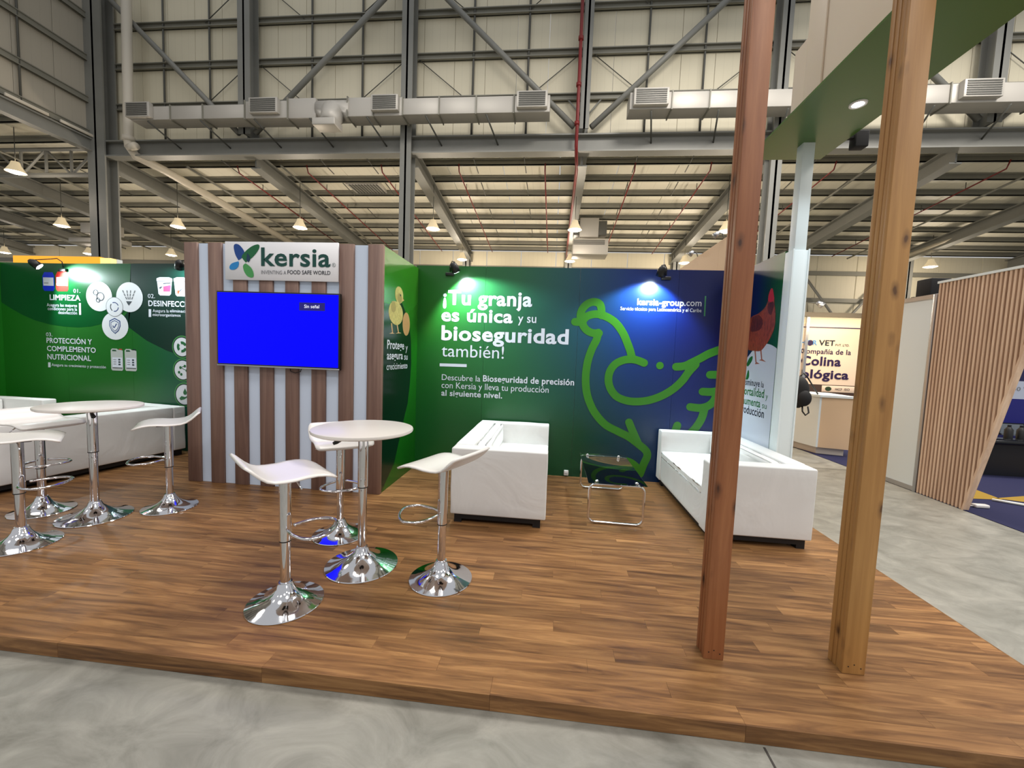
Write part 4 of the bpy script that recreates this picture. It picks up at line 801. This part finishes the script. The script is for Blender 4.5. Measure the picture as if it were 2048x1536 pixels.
def make_stool(label, foot):
    t = thing('bar_stool', (0, 0, 0), label, 'bar stool', 'white curved bar stools')
    lathe('base', BASEP, (0, 0, 0), CHROME, t, 56)
    lathe('lower_column', [(0.030, 0.115), (0.025, 0.12), (0.0245, 0.36)], (0, 0, 0), CHROME, t, 24)
    lathe('upper_column', [(0.025, 0.345), (0.0295, 0.347), (0.0295, 0.70), (0.0, 0.70)], (0, 0, 0), CHROME, t, 24)
    lathe('collar_ring', [(0.0290, 0.341), (0.0300, 0.342), (0.0300, 0.347), (0.0290, 0.348)], (0, 0, 0), BLACKP, t, 24)
    V, F = seat_mesh(); s = mk('seat', [(x, y, z+0.722) for x, y, z in V], F, WHITEG, t, True)
    box('seat_plate', -0.07, 0.07, -0.07, 0.07, 0.690, 0.704, BLACKM, s, 0.003)
    tube('lever', [(0.0, -0.03, 0.693), (0.02, -0.13, 0.69), (0.03, -0.17, 0.66)], 0.004, CHROME, t, 6)
    ca, sa = math.cos(foot), math.sin(foot); pts = []
    loopp = [(0.028, 0.035), (0.07, 0.085), (0.13, 0.125), (0.19, 0.125), (0.235, 0.085), (0.25, 0.0), (0.235, -0.085), (0.19, -0.125), (0.13, -0.125), (0.07, -0.085), (0.028, -0.035)]
    sm = catmull(loopp, 4)
    tube('footrest', [(q.x*ca-q.y*sa, q.x*sa+q.y*ca, 0.41-0.0*q.x) for q in sm], 0.0085, CHROME, t, 8)
    return t
def place(t, x, y, rz, h=1.0):
    t.location = (x, y, T); t.rotation_euler = (0, 0, rz)
for lab, x, y, a, fa in (('nearest white bar stool in front, its raised back turned towards us', -1.364, 1.937, 50, 12),
                         ('white bar stool behind the round table in front of the walnut stand', -1.501, 2.744, 310, 300),
                         ('white bar stool right of the round table in front of the left sofa', -0.61, 2.293, 158, 195),
                         ('white bar stool left of the television stand, seen side on', -3.109, 2.964, 222, 215),
                         ('farther white bar stool at the left edge, beside the left round table', -3.964, 2.721, -10, 335),
                         ('nearer white bar stool cut by the left edge of view', -3.44, 2.245, 50, 15)):
    s = make_stool(lab, R(fa-a)); place(s, x, y, R(a))
def make_table(label, x, y, top, r):
    t = thing('bar_table', (x, y, T), label, 'bar table', 'round white bar tables')
    bp_ = [(q[0]*1.168 if q[0] > 0.05 else q[0], q[1]*1.05) for q in BASEP]
    lathe('base', bp_, (x, y, T), CHROME, t, 64)
    lathe('lower_column', [(0.032, 0.12), (0.026, 0.125), (0.0255, 0.52)], (x, y, T), CHROME, t, 24)
    lathe('upper_column', [(0.026, 0.51), (0.031, 0.512), (0.031, top-0.03)], (x, y, T), CHROME, t, 24)
    lathe('collar_ring', [(0.0305, 0.506), (0.0316, 0.507), (0.0316, 0.512), (0.0305, 0.513)], (x, y, T), BLACKP, t, 24)
    tp = lathe('tabletop', [(0.0, top-0.024), (r-0.012, top-0.024), (r-0.003, top-0.019), (r, top-0.010), (r-0.003, top-0.002), (r-0.008, top), (0.0, top)], (x, y, T), WHITEL, t, 72)
    lathe('mount_plate', [(0.0, top-0.026), (0.09, top-0.026), (0.09, top-0.0245)], (x, y, T), BLACKM, tp, 24)
    return t
t1 = make_table('round white bar table among the three middle stools', -1.146, 2.366, 0.885, 0.302)
lv = tube('lever', [(-1.16, 2.34, T+0.862), (-1.22, 2.27, T+0.835)], 0.004, CHROME, t1, 6); tube('lever_knob', [(-1.215, 2.275, T+0.838), (-1.25, 2.235, T+0.815), (-1.262, 2.222, T+0.808)], [0.008, 0.013, 0.009], BLACKP, lv, 10)
t2 = make_table('round white bar table at left beside two stools', -3.47, 2.70, 0.872, 0.300)
lv = tube('lever', [(-3.45, 2.67, T+0.85), (-3.38, 2.63, T+0.82)], 0.004, CHROME, t2, 6); tube('lever_knob', [(-3.385, 2.632, T+0.822), (-3.34, 2.61, T+0.80)], [0.009, 0.014], BLACKP, lv, 10)

# ---------------------------------------------------------------- clamp spotlights on the walls
def clamp_spot(x, z, side, label, target, energy, glow=True):
    y = YB-0.24
    t = thing('clamp_spotlight', (x, YB, z+0.09), label, 'spotlight', 'black arm spotlights on the display walls')
    tube('swan_arm', [(x+side*0.10, YB-0.01, z+0.05), (x+side*0.10, YB-0.02, z+0.12), (x+side*0.07, YB-0.05, z+0.155), (x+side*0.03, YB-0.08, z+0.14), (x+side*0.01, y, z+0.09)], 0.006, BLACKP, t, 8)
    box('clamp', x+side*0.10-0.05, x+side*0.10+0.05, YB-0.03, YB-0.002, z+0.0, z+0.035, BLACKP, t, 0.005)
    d = (Vector(target)-Vector((x, y, z+0.06))).normalized(); a = Vector((x, y, z+0.06))-d*0.02; b = a+d*0.09
    hd_ = tube('lamp_head', [a-d*0.02, a, a+d*0.03, b], [0.018, 0.036, 0.045, 0.047], BLACKP, t, 16)
    P = []; q = d.orthogonal().normalized(); w = d.cross(q); c_ = b+d*0.001
    P = [tuple(c_+(q*math.cos(k*math.pi/8)+w*math.sin(k*math.pi/8))*0.040) for k in range(16)]
    mk('lamp_lens', P, [tuple(range(16))], mat('spot_glow', emit=(0.85, 1.0, 0.97, 1), estr=40), hd_)
    lamp('spot_beam', 'SPOT', tuple(b+d*0.02), energy, (0.82, 0.97, 1.0), t, target, spot_size=R(125), spot_blend=0.4, shadow_soft_size=0.03)
clamp_spot(-1.10, 2.32, -1, 'black arm spotlight above the white headline on the green wall', (-0.85, YB, 1.8), 105)
clamp_spot(1.10, 2.32, 1, 'black arm spotlight above the web address on the blue wall', (1.0, YB, 1.85), 105)
clamp_spot(-6.30, 2.28, 1, 'black arm spotlight above the red and blue jugs at left', (-5.95, YB, 2.0), 70)
clamp_spot(-4.36, 2.30, 1, 'black arm spotlight half hidden by the left edge of the television stand', (-4.6, YB, 2.0), 45)

# ---------------------------------------------------------------- neighbouring stands
nb = thing('neighbour_wall', (2.5, 7.2, 0), 'beige back side of a neighbouring stand above the blue wall', 'partition')
PEACH = mat('peach_panel', srgb(214, 180, 146), 0.6)
for y0, y1 in ((5.75, 6.6), (6.6, 7.5), (7.5, 8.55)): box('wall_panel', 2.5, 2.56, y0+0.001, y1-0.001, 0, 3.31, PEACH, nb)
for i, (y, lab) in enumerate(((6.5, 'silver spotlight on the beige neighbouring wall, nearer one'), (7.6, 'silver spotlight on the beige neighbouring wall, farther one'))):
    t = thing('rail_spotlight', (2.45, y, 3.34), lab, 'spotlight'); tube('arm', [(2.53, y, 3.31), (2.50, y, 3.40), (2.44, y, 3.42)], 0.01, STEELD, t, 6); tube('lamp_head', [(2.44, y, 3.42), (2.38, y, 3.36)], [0.03, 0.05], ALU, t, 10)
og = thing('orange_fascia', (-9.6, 7.0, 2.8), 'glowing orange fascia of a stand beyond the left green wall', 'sign')
box('fascia_panel', -10.6, -8.7, 7.0, 7.1, 2.2, 3.02, mat('orange_glow', srgb(240, 150, 20), 0.5, emit=(1.0, 0.42, 0.03, 1), estr=0.85), og)
box('fascia_edge', -8.69, -8.47, 7.0, 7.1, 2.2, 3.0, mat('yellow_glow', srgb(250, 210, 120), 0.5, emit=(1.0, 0.75, 0.3, 1), estr=0.9), og)
for x in (-10.5, -8.5): box('fascia_post', x-0.05, x+0.05, 7.1, 7.2, 0, 3.0, WHITEP, og)
# stand with the purple lettered banner
bn = thing('banner_wall', (5.1, 8.62, 0), 'cream wall with purple lettered company banner behind the white counter', 'banner')
BAN = mat('banner_cream', srgb(228, 206, 184), 0.5)
box('banner_sheet', 3.9, 6.16, 8.585, 8.62, 0.70, 2.30, BAN, bn); box('wall_panel', 3.6, 7.0, 8.63, 8.70, 0, 2.45, mat('booth_cream', srgb(226, 214, 180), 0.6), bn)
for b_ in ((3.95, 6.08, 2.215, 2.235), (3.95, 6.08, 0.715, 0.735)): box('banner_border', b_[0], b_[1], 8.580, 8.585, b_[2], b_[3], INKP, bn)
box('banner_border', 6.06, 6.085, 8.580, 8.585, 0.735, 2.215, INKP, bn)
for pk, s, u0, u1, z, cap, col, b in A['T']:
    if pk == 'ban': lettering('y', 8.573 if z < 1.05 else 8.58, s, u0, u1, z, cap, INKS_[col], bn, b, 0.003)
box('banner_strip', 3.95, 6.06, 8.580, 8.585, 0.80, 1.09, mat('dark_photo', srgb(70, 52, 44), 0.5), bn)
box('badge_plate', 5.42, 6.04, 8.574, 8.580, 0.945, 1.075, BAN, bn, 0.004); flat('y', 8.574, ellpts((5.54, 1.01, 0.06, 0.045), 20), 'badge', mat('badge_green', srgb(40, 60, 36), 0.5), bn, 0.002)
wx = [5.18, 8.573]; flat('y', 8.578, ellpts((5.13, 1.915, 0.05, 0.055), 18), 'lettering', INKP, bn, 0.006)
for xx in (3.6, 5.0, 6.25): box('wall_post', xx, xx+0.05, 8.52, 8.575, 0, 2.45, ALU, bn)
box('fascia_beam', 3.6, 7.0, 8.40, 8.50, 2.42, 2.50, mat('beam_dark', srgb(70, 62, 50), 0.5), bn)
lamp('banner_light', 'AREA', (5.2, 7.7, 2.44), 32, (1.0, 0.80, 0.52), bn, (5.2, 8.5, 1.6), shape='RECTANGLE', size=2.0, size_y=0.3)
t = thing('rail_spotlight', (5.0, 8.3, 2.6), 'small spotlight on a wire arm above the purple lettered banner', 'spotlight'); tube('arm', [(4.95, 8.45, 2.5), (4.9, 8.4, 2.68), (5.05, 8.3, 2.66)], 0.012, STEELD, t, 6); tube('lamp_head', [(5.02, 8.3, 2.68), (5.1, 8.25, 2.6)], [0.04, 0.06], ALU, t, 12)
t = thing('rail_spotlight', (6.0, 8.2, 2.3), 'small spotlight on a diagonal rod in front of the banner top right', 'spotlight'); tube('arm', [(6.3, 8.45, 2.5), (5.95, 8.1, 2.28)], 0.01, STEELD, t, 6); tube('lamp_head', [(5.98, 8.12, 2.29), (5.85, 8.05, 2.26)], [0.02, 0.035], ALU, t, 10)
lamp('added_warm_spot', 'SPOT', (4.0, 7.6, 2.9), 120, (1.0, 0.80, 0.52), bn, (3.4, 6.2, 0), spot_size=R(100), spot_blend=0.9, shadow_soft_size=0.2)  # added spot without a fixture, warms the floor in front of this stand
ct = thing('reception_counter', (4.6, 7.4, 0), 'white angular counter with a peach side in front of the banner', 'counter')
def prism(name, pts, z0, z1, m, parent):
    n = len(pts); V = [(x, y, z0) for x, y in pts]+[(x, y, z1) for x, y in pts]
    F = [tuple(range(n-1, -1, -1)), tuple(range(n, 2*n))]+[(i, (i+1) % n, n+(i+1) % n, n+i) for i in range(n)]
    return mk(name, V, F, m, parent)
prism('counter_front', [(4.20, 8.0), (4.40, 6.98), (4.43, 6.98), (4.43, 8.0)], 0.12, 0.95, WHITEP, ct)
prism('counter_side', [(4.43, 6.98), (4.86, 6.86), (4.92, 7.6), (4.43, 8.0)], 0.12, 0.95, mat('counter_peach', srgb(224, 192, 154), 0.6), ct)
prism('counter_top', [(4.18, 8.02), (4.385, 6.95), (4.88, 6.83), (4.95, 7.62), (4.45, 8.02)], 0.951, 0.985, WHITEP, ct)
prism('counter_plinth', [(4.24, 7.95), (4.44, 7.03), (4.80, 6.93), (4.86, 7.55), (4.45, 7.9)], 0.0085, 0.12, mat('counter_plinth', srgb(198, 190, 180), 0.5), ct)
bk = thing('backpack', (4.06, 6.95, 0.98), 'black backpack hanging at the left corner of the white counter', 'backpack')
bm = bmesh.new(); bmesh.ops.create_uvsphere(bm, u_segments=20, v_segments=14, radius=1.0)
for v in bm.verts:
    z = v.co.z; w = 0.15*(1-0.25*z*z)*(1.0 if z > -0.3 else 0.9)
    v.co = Vector((4.02+v.co.x*w, 6.90+v.co.y*0.12, 1.02+(abs(z)**0.8)*(1 if z > 0 else -1)*0.26))
from_bm('pack_body', bm, BLACKM, bk, True)
bm = bmesh.new(); bmesh.ops.create_uvsphere(bm, u_segments=16, v_segments=10, radius=1.0)
for v in bm.verts: v.co = Vector((4.05+v.co.x*0.11, 6.80+v.co.y*0.06, 0.93+v.co.z*0.13))
from_bm('front_pocket', bm, BLACKM, bk, True)
tube('strap', [(4.05, 6.83, 0.80), (4.04, 6.80, 0.72), (4.09, 6.80, 0.66), (4.15, 6.82, 0.70), (4.14, 6.84, 0.80)], 0.012, BLACKP, bk, 8)
tube('carry_loop', [(4.02, 6.92, 1.26), (4.08, 6.93, 1.33), (4.2, 7.0, 1.25), (4.41, 7.06, 0.992)], 0.012, BLACKP, bk, 8)
nc = box('carpet', 3.9, 6.85, 7.51, 8.58, 0.001, 0.008, mat('navy_carpet', srgb(26, 24, 58), 0.95), None); tag(nc, 'dark navy carpet under the white counter', 'carpet')
# white panel and slatted wall
XW = 4.363
pn = thing('white_partition', (XW, 5.35, 0), 'plain white partition panel in an aluminium frame beside the slatted wall', 'partition')
box('panel', XW+0.01, XW+0.04, 5.14, 6.0, 0.06, 2.28, WHITEP, pn); box('frame_post', XW-0.005, XW+0.045, 5.10, 5.14, 0, 2.33, ALU, pn, 0.003); box('frame_post', XW-0.005, XW+0.045, 6.0, 6.04, 0, 2.33, ALU, pn, 0.003)
box('frame_rail', XW, XW+0.045, 5.14, 6.0, 2.28, 2.33, ALU, pn); box('frame_rail', XW, XW+0.045, 5.14, 6.0, 0.0, 0.06, ALU, pn)
sl = thing('slatted_wall', (XW, 4.6, 0), 'wall of narrow vertical wooden slats with a slanted front edge', 'slatted wall')
def yedge(z): return 4.546-0.219*z
def clipped(name, y0, y1, x0, x1, zt, m, parent):
    # a board between y0 (near) and y1 (far), cut by the slanted edge
    poly = []
    zc0 = (4.546-y0)/0.219; zc1 = (4.546-y1)/0.219
    zc0 = max(0.0, min(zt, zc0)); zc1 = max(0.0, min(zt, zc1))
    if zc1 >= zt-0.001: return
    prof = [(y1, zc1), (y1, zt), (y0, zt), (y0, zc0)]
    if zc0 >= zt-0.001: prof = [(y1, zc1), (y1, zt), (yedge(zt), zt)]
    n = len(prof); V = [(x0, a, b) for a, b in prof]+[(x1, a, b) for a, b in prof]
    mk(name, V, [tuple(range(n)), tuple(range(2*n-1, n-1, -1))]+[(i, n+i, n+(i+1) % n, (i+1) % n) for i in range(n)], m, parent)
clipped('backing_board', 3.9, 5.09, XW+0.026, XW+0.05, 2.44, BATTENB, sl)
V = [(XW+0.026, 4.546, 0), (XW+0.05, 4.546, 0), (XW+0.05, yedge(2.44), 2.44), (XW+0.026, yedge(2.44), 2.44), (XW+0.026, 5.09, 2.44), (XW+0.05, 5.09, 2.44), (XW+0.026, 5.09, 0), (XW+0.05, 5.09, 0)]
for ob in [o for o in sl.children if o.name.startswith('backing')]: bpy.data.objects.remove(ob)
mk('backing_board', V, [(0, 3, 4, 6), (1, 7, 5, 2), (0, 1, 2, 3), (3, 2, 5, 4), (4, 5, 7, 6), (6, 7, 1, 0)], BATTENB, sl)
for i in range(28):
    y1 = 5.085-i*0.0415; clipped('slat', y1-0.021, y1, XW, XW+0.026, 2.44, BATTEN, sl)
mk('edge_batten', [(XW-0.004, 4.562, 0.0), (XW+0.052, 4.562, 0.0), (XW+0.052, 4.540, 0.0), (XW-0.004, 4.540, 0.0), (XW-0.004, 4.562-0.219*2.44, 2.44), (XW+0.052, 4.562-0.219*2.44, 2.44), (XW+0.052, 4.540-0.219*2.44, 2.44), (XW-0.004, 4.540-0.219*2.44, 2.44)],
   [(0, 1, 2, 3), (7, 6, 5, 4), (0, 4, 5, 1), (1, 5, 6, 2), (2, 6, 7, 3), (3, 7, 4, 0)], BATTEN, sl)
box('top_cap', XW-0.01, XW+0.06, 3.95, 5.10, 2.44, 2.465, WHITEP, sl)
sb = thing('loudspeaker', (4.66, 5.45, 2.4), 'black box loudspeaker above the white partition panel', 'loudspeaker')
box('cabinet', 4.50, 4.72, 5.35, 5.55, 2.33, 2.56, BLACKM, sb, 0.008); box('bracket', 4.38, 4.51, 5.42, 5.46, 2.30, 2.34, BLACKM, sb)
# dark stand behind the slatted wall
dk = thing('dark_stand_wall', (8.5, 7.5, 0), 'black back wall of a dark stand with a blue and white band reading 230', 'display wall')
BL = mat('stand_black', srgb(8, 10, 18), 0.4); BLU = mat('stand_blue', srgb(12, 14, 110), 0.4)
box('wall_panel', 6.9, 9.0, 7.5, 7.55, 0, 2.6, BL, dk); box('wall_panel', 9.002, 11.4, 7.5, 7.55, 0, 2.6, BL, dk)
box('printed_band', 6.9, 11.4, 7.49, 7.5, 1.33, 1.55, mat('band_navy', srgb(18, 14, 70), 0.4), dk); box('printed_band', 6.9, 11.4, 7.49, 7.5, 1.03, 1.33, mat('band_white', srgb(178, 186, 204), 0.4), dk); box('printed_band', 6.9, 11.4, 7.49, 7.5, 0.62, 1.03, BLU, dk)
letter_set('num', 'y', 7.489, dk)
for x0, x1 in ((7.62, 7.95), (7.97, 8.4)): box('glass_panel', x0, x1, 7.485, 7.50, 0.06, 0.60, mat('grey_panel', srgb(120, 128, 136), 0.2), dk)
dd = thing('display_bench', (6.6, 6.3, 0), 'glossy black display bench inside the dark stand', 'bench')
box('bench_top', 5.9, 9.2, 6.1, 6.9, 0.46, 0.52, mat('gloss_black', srgb(10, 12, 16), 0.08), dd, 0.01); box('bench_body', 6.0, 9.1, 6.2, 6.85, 0.0065, 0.459, BL, dd)
for i, x in enumerate((6.62, 6.78, 6.93, 7.1)):
    b = thing('sample_bottle', (x, 6.4, 0.52), ('leftmost', 'second', 'third', 'rightmost')[i]+' of the four small dark bottles on the black bench', 'bottle', 'bottles on the black bench')
    lathe('bottle_body', [(0, 0), (0.045, 0), (0.045, 0.12), (0.02, 0.16), (0.0, 0.16)], (x, 6.4, 0.52), BLACKP, b, 14); lathe('bottle_cap', [(0.02, 0.16), (0.02, 0.19), (0.0, 0.19)], (x, 6.4, 0.52), BL, b, 12)
nc = box('carpet', XW+0.0, 11.4, 3.2, 7.5, 0.001, 0.006, mat('blue_carpet', srgb(12, 16, 62), 0.95), None); tag(nc, 'dark blue carpet inside the dark stand at right', 'carpet')
yl = thing('floor_stripe', (5.3, 5.2, 0.006), 'mustard yellow painted triangle stripe on the dark blue carpet', 'floor marking')
YM = mat('mustard', srgb(146, 116, 24), 0.8)
prism('stripe', [(4.7, 4.95), (5.20, 5.0), (5.28, 5.45), (5.0, 5.9)], 0.0065, 0.009, YM, yl); prism('stripe', [(5.16, 5.04), (5.48, 4.93), (8.0, 5.6), (8.0, 6.1), (5.9, 5.3)], 0.0065, 0.009, YM, yl)
ps = thing('power_strip', (4.60, 4.67, 0.006), 'white power strip with a coiled cord at the foot of the slatted wall', 'power strip')
box('strip_body', 4.56, 4.70, 4.62, 4.68, 0.007, 0.045, WHITEG, ps, 0.012); tube('cord', [(4.56, 4.65, 0.02), (4.52, 4.67, 0.015), (4.48, 4.72, 0.012), (4.50, 4.76, 0.012), (4.54, 4.72, 0.02), (4.50, 4.66, 0.02), (4.44, 4.64, 0.012)], 0.005, WHITEG, ps, 6)
ft = tube('tube_lamp', [(5.02, 4.93, 0.022), (5.22, 4.80, 0.022)], 0.014, mat('tube_white', srgb(235, 235, 225), 0.3), None, 10); tag(ft, 'short white fluorescent tube lying on the blue carpet', 'tube lamp')
bpy.data.objects.remove(FO)
